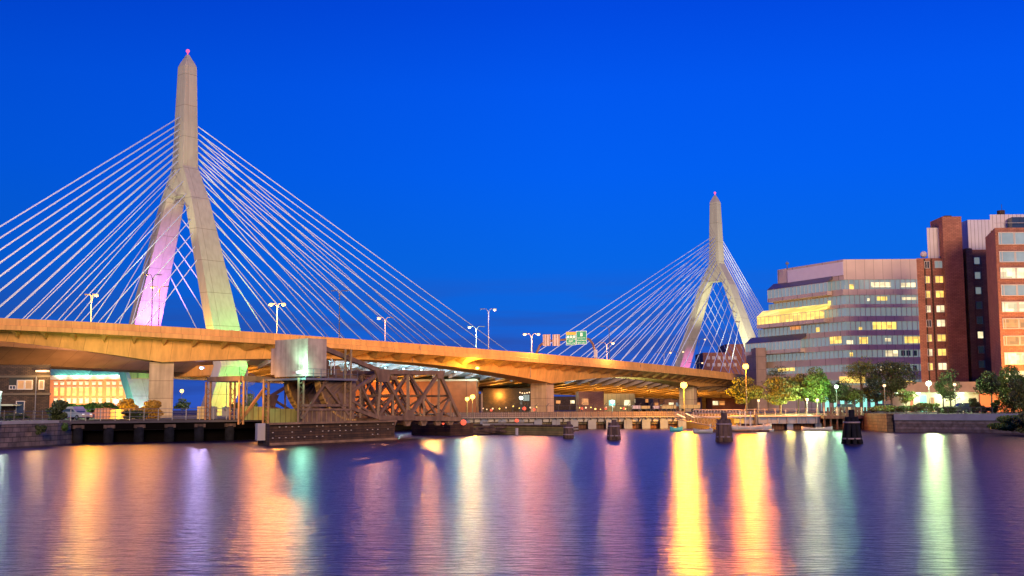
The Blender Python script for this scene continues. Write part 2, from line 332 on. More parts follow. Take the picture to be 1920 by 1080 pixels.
# plumb line of the towers
bd = Vector((TB.x-TA.x, TB.y-TA.y, 0)); SPAN = bd.length; bd.normalize(); bp_ = Vector((bd.y, -bd.x, 0))
print('towers', TA, TB, 'span', SPAN, 'topz', A(352, 96, 254).z, A(1340, 362, 425).z)
def BZ(a): return 13.9 - .021*a                       # underside of the edge girder
def BP(a, s, z=0): p = TA + bd*a + bp_*s; return Vector((p.x, p.y, z))
bridge = thing('cable_stayed_bridge', (TA.x, TA.y, 0), 'grey concrete cable-stayed bridge with two inverted-Y towers and white cables behind the orange viaduct', 'bridge')
TOPZ = [A(352, 103, TA.y).z, A(1340, 366, TB.y).z]
def legc(z, zt):          # centre offset of a leg; zt shifts the southern tower
    z = z - zt
    if z > 50: return .85 + (58-z)*.516
    if z > 13: return 2.0 + .372*(58-z)
    return 18.7 - (13-z)*.60
def wd(z):                # width of the tower along the bridge
    return float(np.interp(z, [0, 13, 22, 42, 58, 84], [6.0, 6.6, 6.8, 5.3, 3.9, 2.9]))
towers = []
for ti, (a0, zt) in enumerate(((0, 0.0), (SPAN, TOPZ[1]-TOPZ[0]))):
    mb = MB(); zt2 = zt
    def ring(z, s0, s1, w, z2=None):
        z2 = z if z2 is None else z2
        return [BP(a0-w/2, s0, z), BP(a0+w/2, s0, z), BP(a0+w/2, s1, z2), BP(a0-w/2, s1, z2)]
    # shaft with chamfered pyramid cap
    mb.loft([ring(z+zt, -h, h, wd(z)) for z, h in ((57.9, 2.15), (65, 1.95), (72, 1.75), (TOPZ[0]-2.9, 1.45))] + [ring(TOPZ[0]-2.2+zt, -1.25, 1.25, 2.5), ring(TOPZ[0]+zt, -.25, .25, .5)])
    # solid web between the legs under the shaft
    mb.loft([ring(z+zt, -h, h, wd(z)-.15) for z, h in ((58, 2.0), (54, 2.9), (51.4, 3.2), (50.0, .3))][:3])
    tw = mb.build('tower', M['tower'], bridge); towers.append(tw)
    for sg in (-1, 1):
        lg = MB(); zs = [58, 50, 42, 34, 26, 20, 13]
        lg.loft([ring(z+zt, sg*(legc(z, 0)-1.25), sg*(legc(z, 0)+(1.35 if z > 50 else 1.45)), wd(z)) for z in zs] + [ring(1.0, sg*(legc(2, 0)-1.7), sg*(legc(2, 0)+1.7), 5.6)])
        lg.build('tower_leg', M['tower'], tw)
    MB().loft([ring(11.2+zt*.6, -17.6, 17.6, 4.4), ring(13.4+zt*.6, -17.6, 17.6, 4.4)]).build('cross_beam', M['conn'], tw)
    bc = MB().tube(BP(a0, 0, TOPZ[ti]-.2), BP(a0, 0, TOPZ[ti]+.7), .12, 6).sph(BP(a0, 0, TOPZ[ti]+.9), .42, 10, 6)
    bc.build('beacon', M['b_pink'], tw)
# deck of the main span: fascia girder, slanting soffit panels with ribs, floor beams
dk = MB()
def sec(a, S_):
    zb = BZ(a); return [BP(a, s, zb+dz) for s, dz in S_]
main = [(-14.5, -2.6), (-14.5, 3.1), (22.3, 3.3), (22.3, 2.75), (14.0, 2.2), (13.4, 0), (12.2, 0), (12.2, 1.9), (-12.2, 1.9), (-12.2, -2.6)]
dk.loft([sec(a, main) for a in (2.5, 60, 120, 170, SPAN-2.5)])
dk.build('main_deck', M['fascia'], bridge)
soff = MB()
soff.loft([[BP(a, 13.45, BZ(a)+.02), BP(a, 22.0, BZ(a)+2.7), BP(a, 22.0, BZ(a)+2.82), BP(a, 13.45, BZ(a)+.3)] for a in (2.5, SPAN-2.5)])
soff.build('cantilever_soffit', M['fascia'], bridge)
k = 0; a = 5.0
fbm = None
while a < SPAN-4:
    fb = MB(); fb.loft([[BP(a-.2, s, BZ(a)+z) for z in (.15+q_, 1.9)] + [BP(a+.2, s, BZ(a)+z) for z in (1.9, .15+q_)] for s, q_ in ((-12.1, -2.4), (12.1, 0))])
    fb.mi = 1; fb.loft([[BP(a-.7, s, BZ(a)-.12+q_), BP(a-.7, s, BZ(a)+.12+q_), BP(a+.7, s, BZ(a)+.12+q_), BP(a+.7, s, BZ(a)-.12+q_)] for s, q_ in ((-12.0, -2.4), (12.0, 0))])
    fb.build('floor_beam', [M['beam'], M['beam']], bridge)
    rb = MB().loft([[BP(a-.3, s, BZ(a)+z0), BP(a+.3, s, BZ(a)+z0), BP(a+.3, s, BZ(a)+z1), BP(a-.3, s, BZ(a)+z1)] for s, z0, z1 in ((13.5, -.75, .2), (22.2, 1.5, 2.9))])
    rb.build('cantilever_rib', M['fascia'], bridge)
    a += 6.0; k += 1
backs = [(-14, 2.2), (-14, 3.1), (14, 3.1), (14, 2.0), (13.6, .9), (6, -1.9), (-6, -1.9), (-13.6, .9)]
for rng in ((-105, -45, 2.4), (SPAN-2.4, SPAN+60, SPAN+140)):
    MB().loft([sec(a, backs) for a in rng]).build('back_span', M['deckc'], bridge)
pr = MB()
for s in (22.1, -14.2, 13.2):
    pr.loft([[BP(a, s-.15, BZ(a)+3.1), BP(a, s+.15, BZ(a)+3.1), BP(a, s+.15, BZ(a)+4.1), BP(a, s-.15, BZ(a)+4.1)] for a in (2.5, SPAN-2.5)])
pr.build('barrier', M['tower'], bridge)
# stay cables: every tower carries a central pair of planes behind and an outer pair on the main span
for ti, tw in enumerate(towers):
    a0 = (0, SPAN)[ti]; zt = (0, TOPZ[1]-TOPZ[0])[ti]; sgn = (1, -1)[ti]
    n = 15
    for i in range(n):
        aa = 105 - 6.3*i
        z = (68.2-1.45*i if i < 7 else 58.0-(i-7)*3.1)+zt
        for sg in (-1, 1):
            sc = min(1.2, .9) if z-zt > 58 else legc(z-zt, 0)+.6
            MB().tube(BP(a0+sgn*wd(z-zt)*.45, sg*sc, z), BP(a0+sgn*aa, sg*13.1, BZ(a0+sgn*aa)+3.0), .125, 6).build('stay_cable', M['cable'], tw, True)
    n = 16
    for i in range(n):
        aa = 70 - 3.8*i
        z = (69.4-1.42*i if i < 8 else 57.5-(i-8)*3.0)+zt
        for sg in (-1, 1):
            sc = .35 if z-zt > 58 else legc(z-zt, 0)
            MB().tube(BP(a0-sgn*wd(z-zt)*.45, sg*sc, z), BP(a0-sgn*aa, sg*(.4 if i < 8 else .8), BZ(a0-sgn*aa)+3.1), .10, 6).build('stay_cable', M['cable'], tw, True)
# tower floodlights
AZ = BZ(0)+3.5
def tflood(a0, zt):
    return
spot('tower_flood_violet', BP(-1, -1, AZ+1), BP(0, -13, 34), (.62, .20, 1), 48000, 75)
spot('tower_flood_magenta', BP(2, -6, AZ), BP(0, -15, 22), (.75, .08, 1), 16000, 80)
spot('tower_flood_green', BP(3, 30, AZ-2.5), BP(0, 15, 24), (.12, 1, .15), 20000, 70)
spot('tower_flood_amber', BP(-9, 17, AZ), BP(-3, 16, 24), (1, .5, .05), 9000, 70)
spot('tower_flood_green_low', BP(7, 27, 12.0), BP(0, 15.5, 7), (.08, 1, .12), 16000, 80)
spot('tower_flood_amber_low', BP(8, 24, 4.0), BP(0, 12, 6), (1, .50, .04), 15000, 80)
spot('tower_flood_teal', BP(-9, -8, 3.2), BP(-2, -15, 9), (.3, 1, .75), 9000, 80)
spot('tower_flood_violet_low', BP(-4, -3, 4.0), BP(0, -13, 7), (.25, .15, 1), 7000, 60)
spot('shaft_flood_west', BP(-22, 14, AZ), BP(0, 0, 66), (1, .86, .50), 130000, 34)
spot('shaft_flood_south', BP(SPAN-18, 30, BZ(SPAN)), BP(SPAN, 0, 55), (1, .92, .55), 200000, 50)
spot('shaft_flood_pink', BP(SPAN+2, -6, BZ(SPAN)+4), BP(SPAN, -16, 20), (1, .15, .7), 9000, 70)

# ================================================================== CONNECTOR VIADUCT
obs = [(-110, 593.5, 195), (0, 597, 192.5), (150, 602.5, 191.5), (306, 610, 192.5), (500, 623, 200), (640, 634, 209), (800, 647, 222), (945, 658, 235), (1058, 667, 247), (1240, 684, 283), (1320, 693, 309), (1400, 703, 342), (1450, 710, 366)]
cp = [A(x, y, Y) for x, y, Y in obs]
sl = [0]
for p, q in zip(cp[:-1], cp[1:]): sl.append(sl[-1]+math.hypot(q.x-p.x, q.y-p.y))
fz = np.polyfit(sl, [p.z for p in cp], 3); print('connector z', [round(p.z, 2) for p in cp], 'fit', np.round(np.polyval(fz, sl), 2), 's', np.round(sl, 1))
fx = np.polyfit(sl, [p.x for p in cp], 5); fy = np.polyfit(sl, [p.y for p in cp], 5)
CL = sl[-1]
def CP(s, off=0.0, z=None, dz=0.0):                # near top edge of the parapet; off = metres toward the far side
    x, y = np.polyval(fx, s), np.polyval(fy, s); dx, dy = np.polyval(np.polyder(fx), s), np.polyval(np.polyder(fy), s)
    n = math.hypot(dx, dy); return Vector((x-dy/n*off, y+dx/n*off, (np.polyval(fz, s) if z is None else z)+dz))
def CT(s):
    dx, dy = np.polyval(np.polyder(fx), s), np.polyval(np.polyder(fy), s); return math.atan2(dy, dx)
def s_at(px, off=0.0):
    lo, hi = 0, CL
    for _ in range(40):
        m_ = (lo+hi)/2; p = CP(m_, off); c = RM.transposed() @ (p-CAM)
        if 960+F*c.x/-c.z < px: lo = m_
        else: hi = m_
    return (lo+hi)/2
viaduct = thing('box_girder_viaduct', CP(s_at(700), 6, 0), 'orange-lit concrete box girder viaduct curving across the whole view in front of the cable-stayed bridge', 'bridge')
DW = 13.0
P1, P2, P3 = s_at(306), s_at(1060), s_at(1332)
print('piers', P1, P2, P3)
def depth(s):
    d = min(abs(s-P1)/44, abs(s-P2)/44 if s < P2 else abs(s-P2)/38, abs(s-P3)/36, 1)
    top = 1.75 if s < P2 else 1.6
    base = 2.6*(1-d)**1.7
    return top+base*(1 if s < (P2+P3)/2 else .45)
ss = np.linspace(0, CL, 90)
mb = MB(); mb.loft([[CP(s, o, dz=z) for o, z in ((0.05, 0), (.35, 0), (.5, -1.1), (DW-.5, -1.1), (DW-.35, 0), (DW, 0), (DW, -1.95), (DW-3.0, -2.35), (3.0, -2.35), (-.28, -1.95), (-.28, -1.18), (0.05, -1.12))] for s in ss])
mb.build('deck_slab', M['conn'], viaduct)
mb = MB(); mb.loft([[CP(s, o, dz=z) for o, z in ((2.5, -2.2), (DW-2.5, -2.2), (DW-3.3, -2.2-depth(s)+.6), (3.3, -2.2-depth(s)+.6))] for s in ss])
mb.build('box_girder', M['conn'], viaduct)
s = 3.0
while s < CL-2:
    w, dl = (2.1, 1.25) if s > s_at(430) else (.45, .35)
    mb = MB(); a1, a2, ap = CP(s-w, .15, dz=-1.97), CP(s+w, .15, dz=-1.97), CP(s-dl, 2.62, dz=-3.2)
    b1, b2 = CP(s-w-dl, 2.9, dz=-2.32), CP(s+w-dl, 2.9, dz=-2.32)
    mb.add([a1, a2, ap, b1, b2], [(0, 1, 2), (0, 2, 3), (1, 4, 2), (0, 3, 4, 1), (3, 2, 4)]).build('corbel', M['conn'], viaduct)
    s += 5.2
for sp_, wl_, ln in ((P1, 4.6, 4.0), (P2, 4.4, 2.6), (P3, 4.2, 2.4)):
    c = CP(sp_, DW/2, 0); top = np.polyval(fz, sp_)-2.2-depth(sp_)+.62; rz = CT(sp_)
    mb = MB(); mb.box((c.x, c.y, (top+1.5)/2), (ln, wl_, top-1.5), rz)
    mb.box((c.x, c.y, top-.12), (ln*.7, wl_*.9, .5), rz)
    mb.build('pier', M['pier'], viaduct)
# thin chain-link fence and posts on the far parapet where it passes the southern tower
mb = MB()
for s in np.arange(s_at(1150), s_at(1400), 2.4):
    mb.tube(CP(s, DW-.2, dz=-.1), CP(s, DW-.2, dz=1.5), .05, 4)
for dz in (.7, 1.45): mb.path([CP(s, DW-.2, dz=dz) for s in np.linspace(s_at(1150), s_at(1400), 20)], .03, 4)
mb.build('parapet_fence', M['dpole'], viaduct)

# street lamps along both bridges
def street_lamp(base, top_z, side, reach, lit, label, dark=False, col=(1, .72, .42), e=600, bulb='b_warm', rb=.33, double=True, group='street lamps on the bridges'):
    o = thing('street_lamp', base, label, 'street lamp', group); x, y, z = base; pm = M['dpole' if dark else 'pole']
    MB().tube(base, (x, y, top_z-.5), .10, 6, .07).build('pole', pm, o)
    for sg in ((-1, 1) if double else (side,)):
        pts = [Vector((x, y, top_z-1.3)), Vector((x+sg*reach*.12, y, top_z-.4)), Vector((x+sg*reach*.45, y, top_z+.1)), Vector((x+sg*reach, y, top_z+.1))]
        MB().path(pts, .06, 5).build('arm', M['galvd'], o)
        h = MB().box((x+sg*(reach+.3), y, top_z+.08), (.8, .36, .14)).build('lamp_head', M['dpole'], o)
        on = lit == 2 or (lit == 1 and sg == side)
        if on:
            MB().sph((x+sg*(reach+.3), y, top_z-.12), rb, 10, 6, .75).build('bulb', M[bulb], h)
            point('lamp_light', (x+sg*(reach+.5), y-1.6, top_z-1.4), col, e, .35)
    return o
def vp(px, off): s = s_at(px, off); return CP(s, off, dz=-1.0)
def topz(p, px, py): return A(px, py, p.y).z
def vl(px, py, off, side, lit, label, **k):
    p = vp(px, off); r = abs(k.pop('reach_px', 10))*p.y/F
    return street_lamp(p, topz(p, px, py), side, r, lit, label, **k)
NS, FS = .3, DW-.3
SOD = (1, .40, .02)
vl(170, 553, FS, 1, 1, 'lit single-head lamp post leftmost on the orange viaduct', reach_px=6, col=SOD, e=11000, double=True)
vl(284, 516, NS, 1, 0, 'tall dark unlit double-arm lamp post in front of the violet tower leg', dark=True, reach_px=9)
vl(297, 538, FS, -1, 1, 'dark lamp post with one lit head beside the tall unlit one at the violet leg', dark=True, reach_px=10, col=SOD, e=4200)
vl(519, 570, FS, 1, 2, 'double-arm lamp post with orange star-bright head right of the near tower', reach_px=9, col=(1, .38, .05), e=10000, rb=.40, bulb='b_sod')
vl(636, 546, NS, 1, 0, 'thin dark unlit double-arm lamp post right of the concrete counterweight', dark=True, reach_px=9)
vl(722, 596, FS, -1, 1, 'lit lamp post among the lower cables above the steel truss', reach_px=9, col=(1, .40, .18), e=3200, rb=.36)
vl(893, 613, FS, -1, 1, 'lit lamp post just left of the tallest lit post at the viaduct middle', reach_px=10, col=(.55, 1, .62), e=4200)
vl(916, 580, NS, 1, 1, 'tall pale lamp post with lit right head at the viaduct middle', reach_px=9, col=(.9, .9, 1), e=900)
vl(997, 626, NS, 1, 2, 'pale lamp post with two lit heads left of the sign gantry', reach_px=10, col=(1, .38, .12), e=4000, rb=.36)
vl(1138, 643, NS, 1, 1, 'pale lamp post with lit right head right of the sign gantry', reach_px=9, col=(1, .40, .18), e=4500, rb=.36)
vl(1143, 612, FS, 1, 0, 'dark unlit double-arm lamp post behind the cables right of the signs', dark=True, reach_px=11)
def bl(px, py, a, s_, label, **k):
    p = BP(a, s_, BZ(a)+3.2); return street_lamp(p, A(px, py, p.y).z, 1, 1.8, 1, label, **k)
def a_for(px, s_):
    lo, hi = 0, SPAN+100
    for _ in range(40):
        m_ = (lo+hi)/2; q = RM.transposed() @ (BP(m_, s_, 12)-CAM)
        if 960+F*q.x/-q.z < px: lo = m_
        else: hi = m_
    return (lo+hi)/2
for px, py, lb in ((1246, 661, 'small lit lamp post left of the southern tower base, farther left of two'), (1270, 659, 'small lit lamp post left of the southern tower base, nearer the leg'), (1312, 636, 'lit lamp post seen between the legs of the southern tower'), (1306, 680, 'low lit lamp post at the foot of the southern tower')):
    bl(px, py, a_for(px, 14), 14, lb, e=250, rb=.36, dark=(py == 636))

# sign gantry over the viaduct
sg0, sg1 = s_at(1003, FS), s_at(1117, NS)
gs = s_at(1117, NS)
gn = CP(gs, NS, dz=-.9); gf_ = CP(s_at(1003, FS), FS, dz=-.9)
gantry = thing('sign_gantry', (gn+gf_)/2, 'curved brown monotube gantry carrying green highway signs over the viaduct', 'sign gantry')
gh = A(1095, 633, gn.y).z
def gpt(f, z): p = gn.lerp(gf_, f); return Vector((p.x, p.y, z))
zb = gn.z; zf = gf_.z
zt_n = A(1100, 634, gpt(.12, 0).y).z; zt_f = A(1022, 640, gpt(.85, 0).y).z
arc = [gn, gpt(.012, zb+(zt_n-zb)*.45), gpt(.04, zb+(zt_n-zb)*.75), gpt(.10, zb+(zt_n-zb)*.95), gpt(.18, zt_n), gpt(.5, (zt_n+zt_f)/2+.05), gpt(.82, zt_f), gpt(.92, zf+(zt_f-zf)*.8), gpt(.98, zf+(zt_f-zf)*.4), gf_]
MB().path(arc, .26, 8).build('gantry_tube', mat('rust_brown_tube', (.20, .11, .08), .6), gantry, True)
MB().box((gn.x, gn.y, gn.z+2.0), (.8, .5, 1.8)).build('control_box', M['white'], gantry)
gd = (gf_-gn); gd.z = 0; gd.normalize(); gnorm = Vector((-gd.y, gd.x, 0))
if gnorm.dot(Vector((0, -1, 0))) < 0: gnorm = -gnorm
# the signs face the camera side of the gantry
O_ = gn + gnorm*.45
def signpanel(x0, y0, x1, y1, m, name, frame=True):
    a_, b_ = PL(x0, (y0+y1)/2, O_, gd), PL(x1, (y0+y1)/2, O_, gd)
    zt_, zb_ = PL((x0+x1)/2, y0, O_, gd).z, PL((x0+x1)/2, y1, O_, gd).z
    c = (a_+b_)/2; c.z = (zt_+zb_)/2; w = (b_-a_).length; h = zt_-zb_; rz = math.atan2(gd.y, gd.x)
    o = MB().box(c, (w, .1, h), rz).build(name, m, gantry)
    return c, w, h, rz, o
def sign_text(c, w, rz, txt, dz, size, parent, m=None, depth=0, dx=0):
    cu = bpy.data.curves.new('lettering', 'FONT'); cu.body = txt; cu.size = size; cu.align_x = 'CENTER'; cu.align_y = 'CENTER'; cu.extrude = .01
    cu.materials.append(m or M['signw'])
    tmp = bpy.data.objects.new('tmp', cu); C.objects.link(tmp); bpy.context.view_layer.update()
    me = bpy.data.meshes.new_from_object(tmp.evaluated_get(bpy.context.evaluated_depsgraph_get())); bpy.data.objects.remove(tmp)
    o = bpy.data.objects.new('lettering', me); C.objects.link(o); o.parent = parent
    wp = c + gnorm*(.07+depth) + Vector((0, 0, dz)) - gd*dx - parent_off(parent)
    xax = -gd if (-gd).dot(Vector((1, 0, 0))) > 0 else gd
    o.matrix_local = Matrix.Translation(wp) @ Matrix((xax, Vector((0, 0, 1)), gnorm)).transposed().to_4x4()
    return o
def parent_off(p):
    v = Vector((0, 0, 0))
    while p is not None: v += p.location; p = p.parent
    return v
for nm, (x0, y0, x1, y1) in (('l', (1061.5, 627, 1080, 647)), ('r', (1080.6, 620.5, 1100, 645.5))):
    c, w, h, rz, o = signpanel(x0, y0, x1, y1, M['signw'], 'highway_sign')
    f = MB().box(c+gnorm*.06, (w*.95, .03, h*.95), rz).build('green_face', M['green'], o)
    if nm == 'l':
        tp = MB().box(c+gnorm*.06+Vector((0, 0, h*.47+.33)), (w, .1, .62), rz).build('orange_header', M['orange'], o)
        for q, tx in ((-.3, '1'), (0, '93'), (.3, '3')):
            xx = (-gd if -gd.x > 0 else gd)
            MB().box(c+gnorm*.09+Vector((0, 0, h*.27))+xx*q*w, (.5, .03, .5), rz).build('route_shield', M['signw'], o)
            sign_text(c+xx*q*w, w, rz, tx, h*.27, .42, o, M['green'], .05)
        sign_text(c, w, rz, 'Storrow Drive', h*.06, .34, o); sign_text(c, w, rz, 'EXIT', -h*.14, .5, o); sign_text(c, w, rz, 'RIGHT LANE', -h*.34, .34, o)
    else:
        xx = (-gd if -gd.x > 0 else gd)
        sign_text(c, w, rz, 'WEST', h*.40, .28, o)
        MB().box(c+gnorm*.09+Vector((0, 0, h*.22)), (.5, .03, .66), rz).build('route_shield', M['signw'], o)
        sign_text(c, w, rz, '28', h*.22, .42, o, M['green'], .05)
        sign_text(c, w, rz, 'Leverett Cir', -h*.02, .36, o); sign_text(c, w, rz, 'North Station', -h*.20, .36, o); sign_text(c, w, rz, 'NEXT LEFT', -h*.38, .36, o)
for x0, x1 in ((1018, 1032), (1036, 1050)):
    c, w, h, rz, o = signpanel(x0, 627, x1, 648.5, M['contw'], 'sign_back')
    for q in (-.35, 0, .35): MB().box(c+gnorm*.09+gd*q*w, (.13, .08, h*1.02), rz).build('bracket', M['steel'], o)

# ================================================================== ROLLING BASCULE RAIL BRIDGE
O = A(640, 790, 146); tb = Vector((math.cos(R(50)), math.sin(R(50)), 0)); mb_ = Vector((-tb.y, tb.x, 0))
def Q(px, py, w=0.0): return PL(px, py, O, tb) + mb_*w            # sighting on the near truss plane, shifted w metres to the far side
nod = {k: Q(*v) for k, v in dict(h=(652, 742), L0=(655, 762), L1=(714, 783), L2=(771, 784), L3=(828, 785), L4=(868, 786), U1=(722, 697), U2=(771, 698), U3=(829, 699), T0=(614, 653), M12=(743, 741), M23=(801, 742), M34=(851, 742)).items()}
nod['L1b'] = Q(722, 785)
def mem(a, b, w, h, shift, nm, par, m=None):
    return MB().beam(a+mb_*shift, b+mb_*shift, w*.92, h*.95).build(nm, m or M['steel'], par)
def bot(p): return Vector((p.x, p.y, nod['L2'].z))
def truss(sh, par, full=True):
    n = nod; t = MB()
    t.beam(n['U1']+mb_*sh, n['U3']+mb_*sh, .55, .55); t.beam(n['L1']+mb_*sh, n['L4']+mb_*sh, .5, .6)
    o = t.build('truss', M['steel'], par)
    m = lambda a, b, w=.34, h=.34, nm='diagonal': mem(n[a], n[b], w, h, sh, nm, o)
    if full: m('T0', 'U1', .55, .6, 'backstay')
    m('U3', 'L4', .42, .5, 'end_post')
    m('h', 'U1', .42, .42); m('L0', 'L1', .4, .45, 'bottom_chord'); m('h', 'L1', .3, .3)
    m('U1', 'L2', .42, .42); m('L2', 'U3', .42, .42); m('L1', 'M12', .25, .3); m('M23', 'L3', .25, .3); m('L3', 'M34', .25, .3)
    m('U1', 'L1', .34, .34, 'post'); m('U2', 'L2', .45, .45, 'post'); m('U3', 'L3', .36, .4, 'post')
    for k in ('M12', 'M23', 'M34'):
        mem(n[k], bot(n[k]), .25, .3, sh, 'post', o)
    m('M12', 'U2', .2, .22); m('U2', 'M23', .2, .22); m('M23', 'U3', .2, .22); m('L1', 'U2', .16, .2); m('U2', 'L3', .16, .2)
    a = n['h'].lerp(n['U1'], .42); mem(a, n['L1'], .25, .3, sh, 'diagonal', o); mem(a, Vector((a.x, a.y, n['L1'].z)), .25, .3, sh, 'post', o)
    for k, s_ in (('U1', 1.5), ('U3', .9), ('L2', 1.1), ('L3', .8), ('h', 1.4)):
        p = n[k]+mb_*sh
        MB().extr([p-tb*s_+Vector((0, 0, .3)), p+tb*s_+Vector((0, 0, .3)), p+tb*s_*.55-Vector((0, 0, s_*.9)), p-tb*s_*.55-Vector((0, 0, s_*.9))] if k[0] != 'L' else
               [p-tb*s_*.6+Vector((0, 0, s_)), p+tb*s_*.6+Vector((0, 0, s_)), p+tb*s_*1.1-Vector((0, 0, .3)), p-tb*s_*1.1-Vector((0, 0, .3))], mb_*-.34).build('gusset_plate', M['steel'], o)
    for k in ('M12', 'L2', 'M23', 'L3', 'M34'):
        p = bot(n[k])+mb_*sh
        MB().extr([p-tb*.9, p+tb*.9, p+tb*.35-Vector((0, 0, 1.05)), p-tb*.35-Vector((0, 0, 1.05))], mb_*.4).build('hanging_shoe', M['steel'], o)
    return o
def bascule(sh, wdt, label, orange):
    r = thing('bascule_bridge', O+mb_*(sh+wdt/2), label, 'drawbridge', 'rail drawbridges beside each other')
    truss(sh, r, not orange); truss(sh+wdt, r, False)
    mt = M['steelo'] if orange else M['steel']
    for k in ('L1', 'M12', 'L2', 'M23', 'L3', 'M34', 'L4'):
        p = bot(nod[k])+mb_*sh; MB().beam(p-Vector((0, 0, .35)), p+mb_*wdt-Vector((0, 0, .35)), .35, .8).build('floor_beam', mt, r)
    lat = MB()                                                     # top lateral bracing
    tops = [nod['U1'], nod['U1'].lerp(nod['U2'], .5), nod['U2'], nod['U2'].lerp(nod['U3'], .5), nod['U3']]
    for p, q in zip(tops[:-1], tops[1:]):
        a, b_, c, d = p+mb_*sh, q+mb_*sh, p+mb_*(sh+wdt), q+mb_*(sh+wdt)
        lat.beam(a, d, .22, .22); lat.beam(b_, c, .22, .22); lat.beam(a, c, .25, .4)
    lat.beam(nod['U3']+mb_*sh, nod['U3']+mb_*(sh+wdt), .25, .4)
    lat.build('lateral_bracing', M['steel'], r)
    for k in ('M12', 'U2', 'M23', 'U3', 'M34'):                     # sway frames between the two trusses
        p = nod[k]; q_ = bot(p); sw = MB(); sw.beam(p+mb_*sh, q_+mb_*(sh+wdt), .16, .2); sw.beam(q_+mb_*sh, p+mb_*(sh+wdt), .16, .2); sw.beam(p+mb_*sh, p+mb_*(sh+wdt), .2, .3)
        sw.build('sway_frame', mt, r)
    tk = MB(); z = nod['L2'].z+.05
    for f in (.32, .68):
        a = nod['L1']+mb_*(sh+wdt*f); b_ = nod['L4']+mb_*(sh+wdt*f); tk.beam((a.x, a.y, z), (b_.x, b_.y, z), .3, .5)
    tk.build('rail_stringer', M['steelo'], r)
    # rolling segments on which the leaf rocks back
    for w in ((0, wdt) if not orange else ()):
        cen = Q(664, 704)+mb_*(sh+w); R1 = 5.75
        seg = [cen+tb*(R1*math.cos(t_))+Vector((0, 0, R1*math.sin(t_))) for t_ in np.linspace(R(183), R(276), 22)]
        web = [cen+tb*(R1*.985*math.cos(t_))+Vector((0, 0, R1*.985*math.sin(t_))) for t_ in np.linspace(R(183), R(276), 22)]
        s_ = MB().extr(web+[cen+tb*1.0], mb_*.12).build('rolling_segment', M['steel'], r)
        rim = MB()
        inn = [cen+tb*((R1-.22)*math.cos(t_))+Vector((0, 0, (R1-.22)*math.sin(t_))) for t_ in np.linspace(R(183), R(276), 22)]
        rim.loft([[a-mb_*.45, a+mb_*.45, b_+mb_*.45, b_-mb_*.45] for a, b_ in zip(seg, inn)])
        rim.build('segment_rim', M['rim'], s_)
        st = MB()
        for t_ in np.linspace(R(190), R(270), 7):
            st.beam(cen+tb*(1.5*math.cos(t_))+Vector((0, 0, 1.5*math.sin(t_)))-mb_*.1, cen+tb*(5.4*math.cos(t_))+Vector((0, 0, 5.4*math.sin(t_)))-mb_*.1, .14, .2)
        st.build('stiffener', M['steel'], s_)
    return r
near_leaf = bascule(0.6, 6.0, 'brown steel truss drawbridge with big concrete counterweight, nearer of two side by side', False)
far_leaf = bascule(9.8, 6.0, 'brown steel truss drawbridge farther of two side by side, seen through the nearer trusses', True)
# counterweight: a tall block hung across the tracks
e = Q(577, 690)                                                     # its near lower corner on the near plane
def cwp(du, w, py): q = Q(577, py); return e + tb*du + mb_*w + Vector((0, 0, q.z-e.z))
zt, zb2 = Q(577, 634).z, Q(577, 705).z
wl_len = (Q(577, 700)-Q(612, 700)).length
def pt(u, w, z): q = e+tb*u+mb_*w; return Vector((q.x, q.y, z))
cw = MB()
cw.loft([[pt(0, 0, z), pt(wl_len, 0, z), pt(wl_len, 6.4, z), pt(0, 6.4, z)] for z in (zb2, zt)])
cw.loft([[pt(.25, 6.4, z), pt(wl_len-.1, 6.4, z), pt(wl_len-.1, 7.5, z), pt(.25, 7.5, z)] for z in (zb2+.3, zt-1.0)])
cw.build('counterweight', M['cw'], near_leaf)
f0 = MB().box(pt(-.35, 1.0, zb2+.5), (.5, .9, .22), R(50)).build('flood_light', M['b_teal'], near_leaf)
spot('counterweight_flood', pt(-1.0, .4, zb2-.2), pt(.4, 1.2, zt-1), (.38, 1, .66), 3800, 80, 1)
# supporting frame with machinery deck, columns and bracing
fr = thing('drawbridge_frame', O+mb_*3.5-tb*3, 'rusty steel support frame with railed platform under the concrete counterweight', 'steel frame')
pz = Q(600, 709).z; bz = O.z-.3
def FQ(px, w): q = Q(px, 790); return q+mb_*w
for px, w, wth, m_ in ((566, .2, .8, 'steel'), (654, .2, .95, 'steel'), (566, 7.0, .8, 'steelo'), (654, 7.0, .9, 'steelo')):
    q = FQ(px, w); top = pz if px < 600 else Q(654, 655).z
    cm = MB()
    for d_ in (-wth/2, wth/2):
        cm.beam((q.x+tb.x*d_, q.y+tb.y*d_, bz), (q.x+tb.x*d_, q.y+tb.y*d_, top), .22, .35)
    z = bz; k = 1
    while z < top-.6:
        cm.beam((q.x-tb.x*k*wth/2, q.y-tb.y*k*wth/2, z), (q.x+tb.x*k*wth/2, q.y+tb.y*k*wth/2, z+.6), .07, .08); z += .6; k = -k
    cm.build('column', M[m_], fr)
pl = MB(); a, b2 = FQ(566, -.6), FQ(664, -.6); c2, d2 = FQ(664, 7.3), FQ(566, 7.3)
pl.loft([[Vector((p.x, p.y, z)) for p in (a, b2, c2, d2)] for z in (pz-.25, pz)]); pl.build('platform', M['galv'], fr)
rl = MB()
for f in np.linspace(0, 1, 8):
    p = a.lerp(b2, f); rl.tube((p.x, p.y, pz), (p.x, p.y, pz+1.1), .035, 4)
for dz in (.55, 1.1): rl.tube((a.x, a.y, pz+dz), (b2.x, b2.y, pz+dz), .03, 4)
rl.build('handrail', M['galv'], fr)
